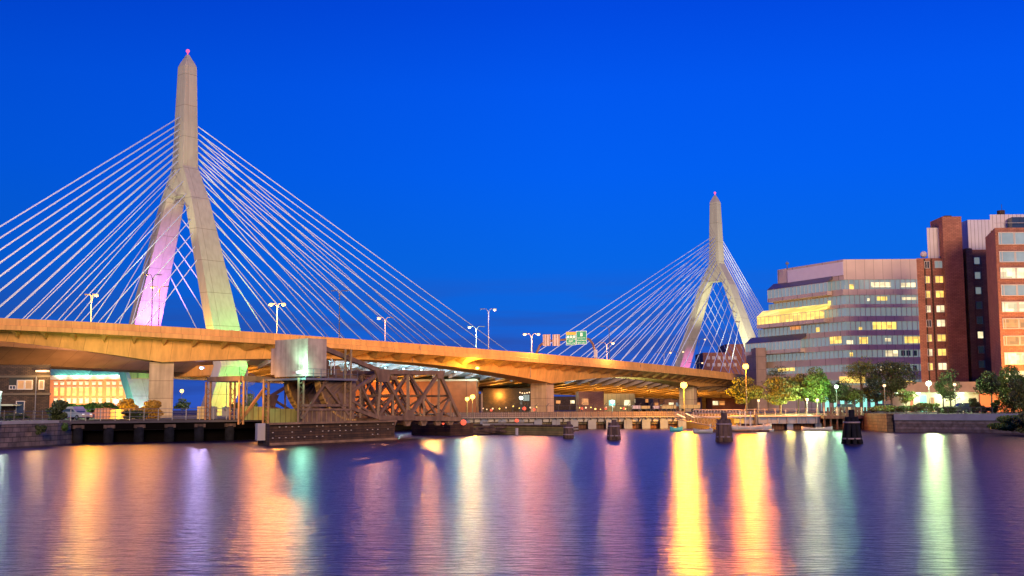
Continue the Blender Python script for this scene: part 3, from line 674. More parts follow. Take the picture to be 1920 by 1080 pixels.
for p0, p1 in (((566, 786), (614, 712)), ((654, 778), (606, 716)), ((566, 760), (654, 760))):
    MB().beam(Q(*p0)+mb_*.1, Q(*p1)+mb_*.1, .28, .3).build('brace', M['steel'], fr)
q0, q1 = Q(566, 780), Q(654, 780)
g = MB()
g.beam(Q(572, 781)+mb_*.6, Q(655, 781)+mb_*.6, .8, 2.0); g.beam(Q(566, 768)+mb_*.6, Q(660, 768)+mb_*.6, 1.3, .25); g.beam(Q(566, 794)+mb_*.6, Q(660, 794)+mb_*.6, 1.3, .25)
for x in range(578, 655, 9): g.beam(Q(x, 769)+mb_*.15, Q(x, 793)+mb_*.15, .12, .14)
g.build('track_girder', M['steel'], fr)
MB().beam(Q(572, 781)+mb_*7.2, Q(655, 781)+mb_*7.2, .8, 2.0).build('track_girder', mat('olive_girder', (.30, .30, .10), .7, joints=(1.2, 50, .08)), fr)  # far girder in a plain olive base colour
mach = MB(); mz = pz+.1
for px, w, d_, h_ in ((622, 2, 1.4, 2.2), (632, 4, 1.8, 3.2), (640, 1.5, 1.2, 1.5), (626, 5.5, 1.5, 4.0)):
    q = FQ(px, w); mach.box((q.x, q.y, mz+h_/2), (d_, 1.0, h_), R(50)); mach.tube((q.x, q.y, mz+h_*.6), (q.x+mb_.x*1.6, q.y+mb_.y*1.6, mz+h_*.6), .5, 10)
mach.build('machinery', M['steel'], fr)
MB().tube(Q(618, 703)+mb_*-.3, Q(618, 672)+mb_*-.3, .06, 5).tube(Q(624, 703)+mb_*-.3, Q(624, 676)+mb_*-.3, .06, 5).build('vent_pipe', M['pole'], fr)
# second frame to the left (farther track)
fr2 = thing('drawbridge_frame', O+mb_*12-tb*3, 'orange-lit steel portal frame left of the concrete counterweight, carrying the farther track', 'steel frame')
for px in (540, 586):
    for w in (9.2, 16.2):
        q = FQ(px, w); cm = MB()
        for d_ in (-.35, .35): cm.beam((q.x+tb.x*d_, q.y+tb.y*d_, bz), (q.x+tb.x*d_, q.y+tb.y*d_, pz-.2), .2, .4)
        z = bz; k = 1
        while z < pz-.9: cm.beam((q.x-tb.x*k*.35, q.y-tb.y*k*.35, z), (q.x+tb.x*k*.35, q.y+tb.y*k*.35, z+.6), .07, .08); z += .6; k = -k
        cm.build('column', M['steelo'], fr2)
MB().beam(FQ(540, 9.2)+Vector((0, 0, pz-O.z)), FQ(600, 9.2)+Vector((0, 0, pz-O.z)), .7, .6).beam(FQ(540, 16.2)+Vector((0, 0, pz-O.z)), FQ(600, 16.2)+Vector((0, 0, pz-O.z)), .7, .6).beam(FQ(540, 9.2)+Vector((0, 0, pz-O.z)), FQ(540, 16.2)+Vector((0, 0, pz-O.z)), .5, .6).build('portal_beam', M['steel'], fr2)
for w in (9.2,):
    MB().beam(FQ(540, w)+Vector((0, 0, .2)), FQ(584, w)+Vector((0, 0, 4.2)), .3, .35).build('brace', M['steelo'], fr2)
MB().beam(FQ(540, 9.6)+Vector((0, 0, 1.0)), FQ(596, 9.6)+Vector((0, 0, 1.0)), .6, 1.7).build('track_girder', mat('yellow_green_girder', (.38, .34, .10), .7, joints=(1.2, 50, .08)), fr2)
spot('yard_flood', FQ(520, 8)+Vector((-2, -3, 6)), FQ(575, 10)+Vector((0, 0, 2.5)), (1, .52, .12), 5200, 100, 1)
spot('truss_flood', (-12, 172, 9.0), (-16, 157, 4), (1, .45, .10), 4200, 110, 1)

# spiral stair beside the near tower
sp0 = A(462, 770, 176); zs = A(462, 700, 176).z
st = thing('spiral_staircase', (sp0.x, sp0.y, GZ), 'slender galvanised spiral staircase left of the counterweight', 'staircase')
MB().tube((sp0.x, sp0.y, GZ), (sp0.x, sp0.y, zs+.6), .12, 6).build('post', M['galv'], st)
tm, hm = MB(), MB(); H = zs-GZ; prev = None
for i in range(46):
    t_ = i/45*2.6*6.283; z = GZ+H*i/45; c_, s_ = math.cos(t_), math.sin(t_)
    tm.beam((sp0.x, sp0.y, z), (sp0.x+1.15*c_, sp0.y+1.15*s_, z), .28, .04)
    p = Vector((sp0.x+1.15*c_, sp0.y+1.15*s_, z+1.0))
    if prev is not None: hm.tube(prev, p, .04, 4)
    hm.tube(p, p-Vector((0, 0, 1.0)), .025, 4); prev = p
tm.build('tread', M['galv'], st); hm.build('handrail', M['galv'], st)

# ================================================================== TIMBER FENDERS, TRESTLES, QUAYS, PILE CLUSTERS
fa, fb_ = G(505, 836), G(740, 825); fe = fa + Vector((-1.6, 2.6, 0)); fback = fa+mb_*5.5
ft = A(505, 795, fa.y).z
fd = thing('timber_fender', (fa+fb_)/2, 'dark planked timber fender crib in the water below the drawbridge frame', 'fender')
pts = [fa, fb_, fb_+Vector((-.3, 2.6, 0)), fb_+Vector((-4, 6.0, 0)), fa+mb_*4+tb*1.5, fa+Vector((-1.5, 3.6, 0))]
MB().prism([(p.x, p.y) for p in pts], -.8, ft).build('plank_wall', M['timber'], fd)
fdir = (fb_-fa).normalized(); fn = Vector((fdir.y, -fdir.x, 0))
w_ = MB(); w_.beam(fa+fn*.22+Vector((0, 0, .18)), fb_+fn*.22+Vector((0, 0, .18)), .4, .28); w_.beam(fa+fn*.12+Vector((0, 0, ft+.02)), fb_+fn*.12+Vector((0, 0, ft+.02)), .5, .22)
w_.build('waling', mat('worn_waling', (.22, .14, .08), .9, var=.4), fd)
for f in np.linspace(.02, .98, 22):
    for h_ in (.35, .6, .85):
        if random.random() < .5: p = fa.lerp(fb_, f)+fn*.05; MB().box((p.x, p.y, ft*h_), (.13, .14, .08), math.atan2(fdir.y, fdir.x)).build('bolt_head', M['mull'], fd)
MB().box((fa.x-1.5, fa.y+2.2, 1.5), (.9, .8, 1.9), R(30)).build('white_marker_board', M['pole'], fd)
# left trestle
ta, tb2 = G(132, 832), G(500, 825); td = (tb2-ta).normalized(); tn = Vector((-td.y, td.x, 0))
tz = A(320, 788, (ta.y+tb2.y)/2).z; L_ = (tb2-ta).length
tr = thing('rail_trestle', (ta+tb2)/2, 'low black rail trestle on stubby piles left of the timber fender', 'trestle')
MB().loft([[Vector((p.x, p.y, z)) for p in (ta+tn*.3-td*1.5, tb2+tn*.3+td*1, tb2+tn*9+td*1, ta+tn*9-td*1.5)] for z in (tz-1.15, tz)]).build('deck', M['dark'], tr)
MB().loft([[Vector((p.x, p.y, z)) for p in (ta+tn*2.4-td*1.5, tb2+tn*2.4+td*1, tb2+tn*2.8+td*1, ta+tn*2.8-td*1.5)] for z in (-.5, tz-1.2)]).build('shade_back_wall', M['dark'], tr)  # wall kept near-black to stand in for the shade below the deck
MB().beam(ta+tn*.15-td*1.5+Vector((0, 0, tz-.14)), tb2+tn*.15+td+Vector((0, 0, tz-.14)), .28, .3).build('edge_beam', mat('violet_grey_beam', (.05, .045, .06), .8), tr)
for px in (145, 203, 260, 317, 373, 430, 487):
    p = G(px, 831.5-(px-145)*.0185)
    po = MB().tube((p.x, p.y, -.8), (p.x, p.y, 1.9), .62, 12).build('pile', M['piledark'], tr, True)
    MB().box((p.x, p.y, 2.0), (1.35, 1.0, .42), R(30)).build('pile_cap', M['pile'], po)
ra = thing('railing', (ta+tb2)/2+Vector((0, 0, tz)), 'thin grey pipe railing along the black rail trestle', 'railing')
mbr = MB(); 
for dz in (.5, 1.0, 1.45): mbr.tube(ta+tn*.5+Vector((0, 0, tz+dz)), tb2+tn*.5+Vector((0, 0, tz+dz)), .03, 4)
mbr.build('rail', M['galv'], ra)
for f in np.linspace(0, 1, 15):
    p = ta.lerp(tb2, f)+tn*.5; MB().tube((p.x, p.y, tz), (p.x, p.y, tz+1.45), .05, 5).build('post', M['galv'], ra)
# left quay wall
qt = A(60, 789, 130).z
qw = thing('quay_wall', wl[1], 'old granite block quay wall at the lower left shore', 'wall')
pts = [(-300, 60), (wl[0].x-8, 60), (wl[0].x, wl[0].y-14), (wl[0].x, wl[0].y), (wl[1].x, wl[1].y), (wl[2].x, wl[2].y), (wl[2].x-.1, wl[2].y+6), (wl[2].x-1.3, wl[2].y+6), (wl[2].x-1.3, wl[2].y), (wl[1].x-1.5, wl[1].y), (wl[0].x-1.5, wl[0].y-14), (-300, 66)]
MB().prism(pts, -1.2, qt-.35).build('stone_face', M['quay'], qw)
MB().loft([[Vector((x, y, z)) for x, y in ((wl[0].x+.12, wl[0].y-14), (wl[1].x+.12, wl[1].y), (wl[2].x+.12, wl[2].y+.1), (wl[2].x-1.5, wl[2].y+.1), (wl[1].x-1.5, wl[1].y), (wl[0].x-1.5, wl[0].y-14))] for z in (qt-.345, qt)]).build('coping', M['stone'], qw)
fe_ = thing('iron_fence', wl[1]+Vector((-1, 0, qt)), 'dark iron picket fence on the left granite quay wall', 'fence')
mbr = MB(); fp = [Vector((wl[0].x-.8, wl[0].y-14, qt)), Vector((wl[0].x-.8, wl[0].y, qt)), Vector((wl[1].x-.8, wl[1].y, qt)), Vector((wl[2].x-.8, wl[2].y, qt))]
for dz in (.2, .65, 1.05): mbr.path([p+Vector((0, 0, dz)) for p in fp], .03, 4)
mbr.build('rail', M['dpole'], fe_)
for seg in range(3):
    n_ = max(2, int((fp[seg+1]-fp[seg]).length/1.6))
    for k in range(n_):
        p = fp[seg].lerp(fp[seg+1], k/n_); MB().tube(p, p+Vector((0, 0, 1.2)), .05, 5).build('post', M['dpole'], fe_)

# right trestle with walkway
t0, t1 = Tr0-Vector((3, 0, 0)), Tr1+Vector((2, 0, 0)); dz0 = A(1070, 783, 216).z; wt = A(1070, 772, 216).z
rt = thing('rail_trestle', (t0+t1)/2, 'long low concrete trestle with bracketed steel walkway right of the drawbridge', 'trestle')
MB().bx(t0.x, t1.x, t0.y+1.2, t0.y+5, .9, dz0-.8).build('concrete_wall', M['trestle'], rt)
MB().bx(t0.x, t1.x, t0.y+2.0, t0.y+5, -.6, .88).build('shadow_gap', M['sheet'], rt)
MB().bx(t0.x, t1.x, t0.y+.6, t0.y+6, dz0-.79, dz0).build('deck', M['galv'], rt)
MB().bx(t0.x, t1.x, t0.y-.6, t0.y+.6, dz0+.004, dz0+.12).build('walkway', M['galv'], rt)
x = t0.x+1
while x < t1.x:
    MB().beam((x, t0.y+.7, dz0-.9), (x+.1, t0.y-.55, dz0), .14, .3).tube((x+.1, t0.y-.5, dz0), (x+.1, t0.y-.5, wt+.05), .05, 4).build('bracket', M['galv'], rt); x += 1.28
x = t0.x+3.4
while x < t1.x:
    MB().box((x, t0.y+.5, .75), (1.5, 1.3, 1.9)).box((x, t0.y+.5, 1.72), (1.1, 1.0, .35)).build('pile_cap', M['cap'], rt); x += 3.35
MB().bx(t0.x, t1.x, t0.y-.48, t0.y-.42, dz0+.1, wt).build('mesh_panel', mat('mesh_panel', (.16, .13, .14), .7, joints=(.35, .35, .06), var=.2), rt)
# chain-link fence with bent tops behind
cf = thing('chain_link_fence', (t0+t1)/2+Vector((0, 5.5, dz0)), 'tall dark fence with bent-over tops behind the trestle walkway', 'fence')
mbr = MB()
for dz in (.9, 2.2): mbr.tube((t0.x+12, t0.y+5.5, dz0+dz), (t1.x, t0.y+5.5, dz0+dz), .035, 4)
mbr.build('rail', M['dpole'], cf)
x = t0.x+12
while x < t1.x: MB().tube((x, t0.y+5.5, dz0), (x, t0.y+5.5, dz0+2.2), .05, 4).tube((x, t0.y+5.5, dz0+2.2), (x+.45, t0.y+5.2, dz0+2.7), .05, 4).build('post', M['dpole'], cf); x += 2.2
# mossy timber fender of the right channel side and its rest pier
g0, g1, g2 = G(797, 809), G(875, 813.5), G(1062, 817)
gf = thing('timber_fender', (g1+g2)/2, 'long low mossy timber fender right of the drawbridge channel', 'fender')
ht = A(960, 799, g2.y).z
MB().prism([(p.x, p.y) for p in (g0, g1, g2, g2+Vector((.3, 1.3, 0)), g1+Vector((.5, 1.6, 0)), g0+Vector((1.2, .3, 0)))], -.6, ht).build('plank_wall', M['timberg'], gf)
gm = MB().path([g0+Vector((0, -.1, ht)), g1+Vector((0, -.1, ht)), g2+Vector((0, -.1, ht))], .14, 5); gm.build('waling', M['pile'], gf)
mk = G(969, 817)
MB().tube((mk.x, mk.y-.25, -.2), (mk.x, mk.y-.25, 1.1), .22, 8).build('white_marker', M['pole'], gf)
rp = thing('rest_pier', G(860, 806), 'dark timber and rubble rest pier under the right end of the drawbridge', 'pier')
ra0 = A(868, 803, 172); 
MB().box((ra0.x-3.2, ra0.y+2, .8), (5, 8, 2.0), R(50)).build('timber_crib', M['timber'], rp)
bm_ = MB()
for i in range(60):
    p = (ra0.x+random.random()*15, ra0.y+2+random.random()*4, .3+random.random()*.9); bm_.beam(p, (p[0]+random.uniform(1, 3), p[1]+random.uniform(-.5, 1), p[2]+random.uniform(-.2, .3)), .25, .25)
bm_.build('loose_timber', M['pile'], rp)
barge = thing('floating_walkway', (ra0.x+11, ra0.y+3, 1.5), 'grey pipe-railed floating walkway between mossy fender and trestle', 'walkway')
a_, b_ = A(1000, 797, 178), A(905, 797, 178)
MB().tube(b_, a_, .35, 10).build('float', M['galv'], barge)
MB().beam(b_+Vector((0, 0, .45)), a_+Vector((0, 0, .45)), .9, .1).build('deck', M['trestle'], barge)

def dolphin(px, py, pyt, rad, label, dark=False, spread=.25, n=8, single=True):
    p = G(px, py); zt = A(px, pyt, p.y).z
    d = thing('pile_cluster', p, label, 'pile cluster', 'pile clusters standing in the river')
    m_ = M['piledark' if dark else 'pile']
    k = 0
    for i in range(n):
        t_ = 6.283*i/n; c_, s_ = math.cos(t_), math.sin(t_); z = zt-(.85 if single else .4)+random.uniform(-.12, .12); r_ = rad*.36
        MB().tube((p.x+c_*(rad-r_*.6+spread), p.y+s_*(rad-r_*.6+spread), -.8), (p.x+c_*(rad-r_), p.y+s_*(rad-r_), z), r_, 10, r_*.9).build('pile', m_, d, True)
    MB().tube((p.x, p.y, -.5), (p.x+.05, p.y, zt), rad*.45, 12, rad*.42).build('pile', m_, d, True)
    for z in ((.55, zt-1.35) if single else (.5, zt-.8)):
        f = rad+spread*(1-z/zt)*.8+.02
        MB().loft([[Vector((p.x+f*math.cos(6.283*i/20), p.y+f*math.sin(6.283*i/20), zz)) for i in range(20)] for zz in (z-.08, z+.08)]).build('steel_band', mat('band', (.20, .16, .20), .6) if 'band' not in bpy.data.materials else bpy.data.materials['band'], d, True)
    return d
dolphin(1066, 822, 790, .62, 'small banded pile cluster standing leftmost in open water before the trestle', spread=.1, single=False)
dolphin(1151, 824.5, 787, .72, 'banded timber pile cluster second from the left before the trestle', spread=.15, single=False)
dolphin(1358, 828, 773, .86, 'brown timber pile cluster with raised centre pile before the boats', spread=.10)
dolphin(1598, 832, 768, .74, 'tall blackish flared pile cluster with capped centre nearest the right bank', dark=True, spread=.45)

# boardwalk and quay on the right
bwz = A(1500, 779, 196).z
bw = thing('boardwalk', (Bw0+Bw1)/2, 'grey concrete riverside boardwalk on piles below the row of trees', 'boardwalk')
xs = (A(1395, 800, 196).x, A(1537, 800, 196).x, A(1680, 800, 194).x)
MB().bx(xs[0], xs[1], 195.6, 206, bwz-1.35, bwz-.2).build('edge_beam', M['cap'], bw)
MB().bx(xs[0]-.5, xs[1], 195.2, 212, bwz-.19, bwz+.05).build('deck', M['stone'], bw)
MB().bx(xs[1]+.02, xs[2], 193.2, 212, bwz-.55, bwz).build('timber_deck', M['pile'], bw)
MB().bx(xs[0]-.5, xs[1], 197.4, 198, -.6, bwz-1.4).build('sheet_pile_wall', M['sheet'], bw)
for px in (1412, 1480, 1533): p = A(px, 800, 196.6); MB().bx(p.x-.5, p.x+.5, 196, 197, -.6, bwz-1.36).build('pile', M['cap'], bw)
for px in (1418,): p = A(px, 800, 195); MB().tube((p.x, p.y, -.5), (p.x, p.y, bwz+.15), .32, 10).build('mooring_pile', M['dpole'], bw)
for i, px in enumerate(range(1546, 1680, 12)):
    p = A(px, 800, 193.6); MB().tube((p.x, p.y, -.5), (p.x, p.y, bwz-.56), .17, 7).build('pile', M['pile'], bw)
for px in range(1405, 1537, 18): p = A(px, 785, 195.45); MB().bx(p.x-.12, p.x+.12, 195.4, 195.59, bwz-1.3, bwz-.22).build('rib', M['cap'], bw)
br = thing('railing', ((xs[0]+xs[1])/2, 195.5, bwz), 'grey railing with slim posts along the boardwalk below the trees', 'railing')
for x in np.arange(xs[0], xs[1], 1.75): MB().tube((x, 195.5, bwz), (x, 195.5, bwz+1.15), .06, 5).build('post', M['pole'], br)
MB().tube((xs[0], 195.5, bwz+1.1), (xs[1], 195.5, bwz+1.1), .035, 4).tube((xs[0], 195.5, bwz+.6), (xs[1], 195.5, bwz+.6), .02, 4).build('rail', M['pole'], br)
pf = thing('picket_fence', ((xs[1]+xs[2])/2, 193.6, bwz), 'brown plank fence on the timber end of the boardwalk behind the flared piles', 'fence')
for i, x in enumerate(np.arange(xs[1]+.1, xs[1]+7.6, .52)): MB().bx(x, x+(.36 if i % 3 else .2), 193.5, 193.6, bwz, bwz+1.35).build('board', M['stone' if i % 4 == 0 else 'pile'], pf)
rq = thing('quay_wall', (Sw0+Sw1)/2, 'blue-grey granite quay wall with smooth concrete coping on the right bank', 'wall')
c0, c1 = Sw0, Sw1; cd_ = (c1-c0).normalized(); cn = Vector((-cd_.y, cd_.x, 0)); zt = A(1760, 776, 172).z
def strip(a, b_, off0, off1, z0, z1): return [[Vector((p.x, p.y, z)) for p in (a+cn*off0, b_+cn*off0, b_+cn*off1, a+cn*off1)] for z in (z0, z1)]
MB().loft(strip(c0, c1+cd_*8, 0, 1.5, -1, zt-.95)).build('stone_face', M['quayb'], rq)
MB().loft(strip(c0, c1+cd_*8, -.15, 1.5, zt-.946, zt)).build('coping', M['cap'], rq)
bq = thing('quay_wall', A(1660, 800, 197), 'rough brown boulder wall behind the slim piles under the boardwalk end', 'wall'); M['boul'] = mat('brown_boulders', (.05, .036, .028), .9, brick=(1.3, .5, .05, (.10, .07, .05)), var=.4, vs=1.2, bump=.5)
MB().prism([(xs[1]+.3, 199), (Bw1.x-1.4, 198.6), (Sw0.x-1.0, Sw0.y+.55), (Sw0.x+.3, Sw0.y+.55), (Bw1.x+.3, 199.8), (xs[1]+.3, 200.5)], -1, GZ+.02).build('stone_face', M['boul'], bq)
# connecting strip of timber capping between boardwalk and quay
fq = thing('railing', (c0+c1)/2+Vector((0, 0, zt)), 'thin black railing on top of the right quay wall', 'railing')
for f in np.linspace(0, 1, 10): p = c0.lerp(c1, f)+cn*.5; MB().tube((p.x, p.y, zt), (p.x, p.y, zt+.9), .05, 5).build('post', M['dpole'], fq)
MB().tube(c0+cn*.5+Vector((0, 0, zt+.9)), c1+cn*.5+Vector((0, 0, zt+.9)), .03, 4).tube(c0+cn*.5+Vector((0, 0, zt+.45)), c1+cn*.5+Vector((0, 0, zt+.45)), .02, 4).build('rail', M['dpole'], fq)

# ================================================================== BUILDINGS ON THE RIGHT
def XZ(px, py, Y): p = A(px, py, Y); return p.x, p.z
def rect(px0, py0, px1, py1, Y):                     # rectangle on the plane y = Y
    a, b_ = A(px0, py0, Y), A(px1, py1, Y); return a.x, b_.x, b_.z, a.z
def ground_to(mb, px0, px1, pyt, Y, d, z0=GZ): 
    x0 = A(px0, pyt, Y).x; x1 = A(px1, pyt, Y).x; zt = A((px0+px1)/2, pyt, Y).z; mb.bx(x0, x1, Y, Y+d, z0, zt); return x0, x1, zt

# --- office building with ribbon windows
OC = A(1585, 600, 290); OC.z = 0; OL = A(1408, 600, 322); OL.z = 0; OR = A(1730, 600, 290); OR.z = 0
od = (OL-OC).normalized(); onn = Vector((-od.y, od.x, 0))
if onn.y > 0: onn = -onn                               # outward normal of the receding side
def OPL(px, py, out=0.0):
    return PL(px, py, OC+onn*out, od)
office = thing('office_building', (OC.x+8, OC.y+14, GZ), 'pale tan granite office building with stepped left side and long ribbon windows', 'building')
rows = [(712, 722), (683, 696), (656, 670), (629, 646), (602.5, 619), (576.5, 592.5), (553, 570), (524, 542)]   # glass bands sighted on the front
zr = [(A(1640, t_, 290).z, A(1640, b__, 290).z) for t_, b__ in rows]
lefts = [1436, 1436, 1434, 1410, 1418, 1432, 1438, 1452]
rt_z = A(1640, 486, 290).z
def left_pt(px, z):                                    # left end of a storey: walk along the side plane to sighting column px
    lo, hi = 0.0, 60.0
    for _ in range(40):
        m_ = (lo+hi)/2; q = RM.transposed() @ (OC+od*m_+Vector((0, 0, z))-CAM)
        if 960+F*q.x/-q.z > px: lo = m_
        else: hi = m_
    return lo
zprev = GZ
gl = [M['glass'], M['glassd']]
for i, ((zt_, zb_), lp) in enumerate(zip(zr, lefts)):
    ln = left_pt(lp, (zt_+zb_)/2)
    nextb = zr[i+1][1] if i+1 < len(zr) else None
    # spandrel below this band, glass, (top handled by the next spandrel)
    jut = .5 if i in (3, 5, 7) else .0
    E_ = OC+od*ln
    fp = [OC+onn*jut+Vector((0, -0, 0)), Vector((OR.x, OR.y, 0)), Vector((OR.x, OR.y+22, 0)), E_+Vector((12, 14, 0)), E_+onn*jut]
    MB().prism([(p.x, p.y) for p in fp], zprev, zb_).build('spandrel', M['tan'], office)
    gp = [OC+Vector((.35, .35, 0)), Vector((OR.x-.2, OR.y+.35, 0)), Vector((OR.x-.2, OR.y+21, 0)), E_+Vector((11, 13, 0)), E_-onn*.35-od*.3]
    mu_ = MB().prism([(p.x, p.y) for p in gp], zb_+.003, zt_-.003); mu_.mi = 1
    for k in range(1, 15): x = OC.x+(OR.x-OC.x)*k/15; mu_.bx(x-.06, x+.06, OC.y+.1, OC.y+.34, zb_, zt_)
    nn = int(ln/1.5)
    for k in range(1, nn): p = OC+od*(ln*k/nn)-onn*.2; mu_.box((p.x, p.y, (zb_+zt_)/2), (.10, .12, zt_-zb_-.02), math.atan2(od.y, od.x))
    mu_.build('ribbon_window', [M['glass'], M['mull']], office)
    zprev = zt_
lt = left_pt(1458, rt_z-2)
fp = [OC, OR, OR+Vector((0, 22, 0)), OC+od*lt+Vector((10, 12, 0)), OC+od*lt]
MB().prism([(p.x, p.y) for p in fp], zprev, rt_z).build('parapet_wall', M['tan'], office)
# blank panel, slanting skylights, yellow lit terrace
def side_quad(px0, px1, z0, z1, out, m, nm, dep=.15):
    a, b_ = OC+od*left_pt(px0, z0)+onn*out, OC+od*left_pt(px1, z0)+onn*out
    return MB().loft([[Vector((p.x, p.y, z)) for p in (a, b_, b_-onn*dep, a-onn*dep)] for z in (z0, z1)]).build(nm, m, office)
side_quad(1478, 1583, rt_z-4.0, rt_z-.6, .2, M['panel'], 'blank_panel')
for i, x1, lp, m_ in ((7, 1562, 1450, 'skyl'), (3, 1512, 1408, 'skyl'), (5, 1556, 1430, 'lity')):
    zt_, zb_ = zr[i]; a, b_ = OC+od*left_pt(lp, zt_), OC+od*left_pt(x1, zt_)
    MB().loft([[Vector((p.x, p.y, z)) for p, z in ((p_+onn*2.1, zt_-.35), (p_+onn*2.1, zt_-.15), (p_-onn*.1, zt_+1.5), (p_-onn*.1, zt_+.6))] for p_ in (a, b_)]).build('slanting_skylight', M['skyl'] if m_ == 'skyl' else M['lity'], office)
    MB().loft([[Vector((p.x, p.y, z)) for p in (a+onn*2.0, b_+onn*2.0, b_+onn*1.9, a+onn*1.9)] for z in (zb_-.2, zt_-.36)]).build('terrace_glazing', M['glass'] if m_ == 'skyl' else M['lity'], office)
    tm_ = MB(); n_ = 16
    for k in range(n_+1): p = a.lerp(b_, k/n_)+onn*2.06; tm_.box((p.x, p.y, (zb_+zt_)/2-.3), (.09, .09, zt_-zb_), math.atan2(od.y, od.x))
    p_a, p_b = a+onn*2.06, b_+onn*2.06; tm_.beam((p_a.x, p_a.y, zt_-.35), (p_b.x, p_b.y, zt_-.35), .1, .1); tm_.build('terrace_glazing_frame', M['mull'], office)
    MB().loft([[Vector((p.x, p.y, z)) for p in (a+onn*2.2, b_+onn*2.2, b_+onn*.0, a+onn*.0)] for z in (zb_-1.2, zb_-.21)]).build('terrace_parapet', M['tan'], office)
# lower wing at the far left, in front of the southern tower
p0, p1 = A(1410, 660, 318), A(1436, 660, 313)
MB().bx(p0.x, p1.x, 313, 326, GZ, A(1420, 652, 313).z).build('side_wing', mat('dusky_granite', (.20, .13, .12), .6, joints=(2.3, 3.5, .06)), office)
def lit(px0, py0, px1, py1, m_, Y=290, side=False):
    if side:
        z1, z0 = OPL((px0+px1)/2, py0).z, OPL((px0+px1)/2, py1).z
        a, b_ = OC+od*left_pt(px0, z0)+onn*-.28, OC+od*left_pt(px1, z0)+onn*-.28
        MB().loft([[Vector((p.x, p.y, z)) for p in (a, b_, b_-onn*.05, a-onn*.05)] for z in (z0, z1)]).build('lit_window', M[m_], office)
    else:
        x0, x1, z0, z1 = rect(px0, py0, px1, py1, Y); MB().bx(x0, x1, Y+.22, Y+.34, z0, z1).build('lit_window', M[m_], office)
for q in ((1634, 529, 1671, 538, 'litw'), (1690, 530, 1718, 538, 'litw'), (1645, 556, 1664, 563, 'lity'), (1692, 557, 1720, 562, 'litw'), (1627, 559, 1632, 564, 'litw'), (1637, 604, 1681, 617, 'lity'),
          (1611, 613, 1617, 618, 'lity'), (1612, 632, 1628, 644, 'lity'), (1660, 634, 1671, 640, 'litw'), (1697, 631, 1726, 643, 'lity'), (1594, 661, 1600, 668, 'lity'), (1661, 657, 1684, 668, 'litw'), (1690, 714, 1712, 720, 'lity'),
          (1592, 533, 1601, 544, 'lity'), (1650, 687, 1690, 694, 'litw'), (1588, 638, 1600, 645, 'litw')):
    lit(*q)
for q in ((1555, 631, 1576, 644, 'lity'), (1550, 564, 1556, 572, 'lity'), (1584, 534, 1592, 542, 'lity'), (1490, 641, 1499, 648, 'lity'), (1456, 690, 1488, 696, 'lity'), (1528, 614, 1535, 622, 'lity'), (1480, 612, 1500, 618, 'lito')):
    lit(*q, side=True)
for px0 in (1690, 1700, 1712):
    for py in (657, 685): x0, x1, z0, z1 = rect(px0, py, px0+8, py+10, 290); MB().bx(x0, x1, 290.2, 290.33, z0, z1).build('dark_pane', M['glassd'], office)
# colonnade lobby
x0, x1, z0, z1 = rect(1540, 739, 1725, 770, 289)
MB().bx(x0, x1, 288.4, 289.3, GZ, z1).build('lobby_glazing', M['teal'], office)
for x in np.linspace(x0, x1, 14): MB().tube((x, 287.4, GZ), (x, 287.4, z1), .45, 8).build('lobby_column', M['tang'], office)
x0, x1, z0, z1 = rect(1575, 706, 1622, 718, 289); MB().bx(x0, x1, 288.8, 289.6, z0, z1).build('lit_window', M['lity'], office)
MB().box((A(1476, 497, 305).x, 305, A(1476, 494, 305).z), (.8, .4, .5)).tube((A(1476, 503, 305).x, 305, A(1476, 505, 305).z), (A(1476, 503, 305).x, 305, A(1476, 490, 305).z), .12, 6).build('roof_antenna', M['dpole'], office)

# --- brick tower block
BY = 246
bt = thing('brick_tower_block', (A(1765, 700, BY).x, BY+8, GZ), 'tall red brick tower block with windowless stair shaft, right of the office building', 'building')
mb = MB(); x0, x1 = A(1723, 600, BY).x, A(1774, 600, BY).x; mb.prism(skew_pts(x0, x1, BY, BY+14, 1.02), GZ, A(1750, 484, BY).z)
mb.build('wall', M['brick'], bt)
for px in (1738, 1751): xx = A(px, 600, BY).x; MB().bx(xx-.14, xx+.14, BY-.12, BY, GZ, A(px, 485, BY).z).build('downpipe', M['brickd'], bt)
mb = MB(); sx0 = A(1770, 500, BY-1).x; sx1 = A(1806, 500, BY-1).x; mb.bx(sx0, sx1, BY-1.2, BY+6, GZ, A(1788, 406, BY-1).z); mb.build('stair_shaft', M['brick'], bt)
MB().bx(sx0+1.0, sx1-1.6, BY, BY+3, A(1788, 406, BY-1).z+.003, A(1788, 402.5, BY-1).z).build('shaft_cap', M['brickd'], bt)
mb = MB(); px0 = A(1738, 440, BY+1).x; mb.prism(skew_pts(px0, sx0-.003, BY+1, BY+12, 1.02), A(1750, 486, BY+1).z, A(1754, 427, BY+1).z); mb.build('penthouse', M['white'], bt)
MB().sph((A(1735, 480, BY+1).x, BY+2, A(1735, 476, BY+1).z), .75, 10, 6).build('roof_dish', M['white'], bt)
mb = MB(); rx0, rx1 = A(1808, 600, BY+5).x, A(1862, 600, BY+5).x; mb.bx(sx1+.003, rx1, BY+5, BY+16, GZ, A(1835, 468, BY+5).z); mb.build('recessed_wall', M['brick'], bt)
for px, w_, d_ in ((1807, .6, 2.5), (1817, .55, 3.5), (1822, .3, 3.2)):
    xx = A(px, 600, BY+3).x; MB().bx(xx-w_, xx+w_, BY+5-d_, BY+4.997, GZ, A(px, 466 if px > 1810 else 474, BY+2).z).build('duct', M['brick' if px != 1807 else 'brickd'], bt)
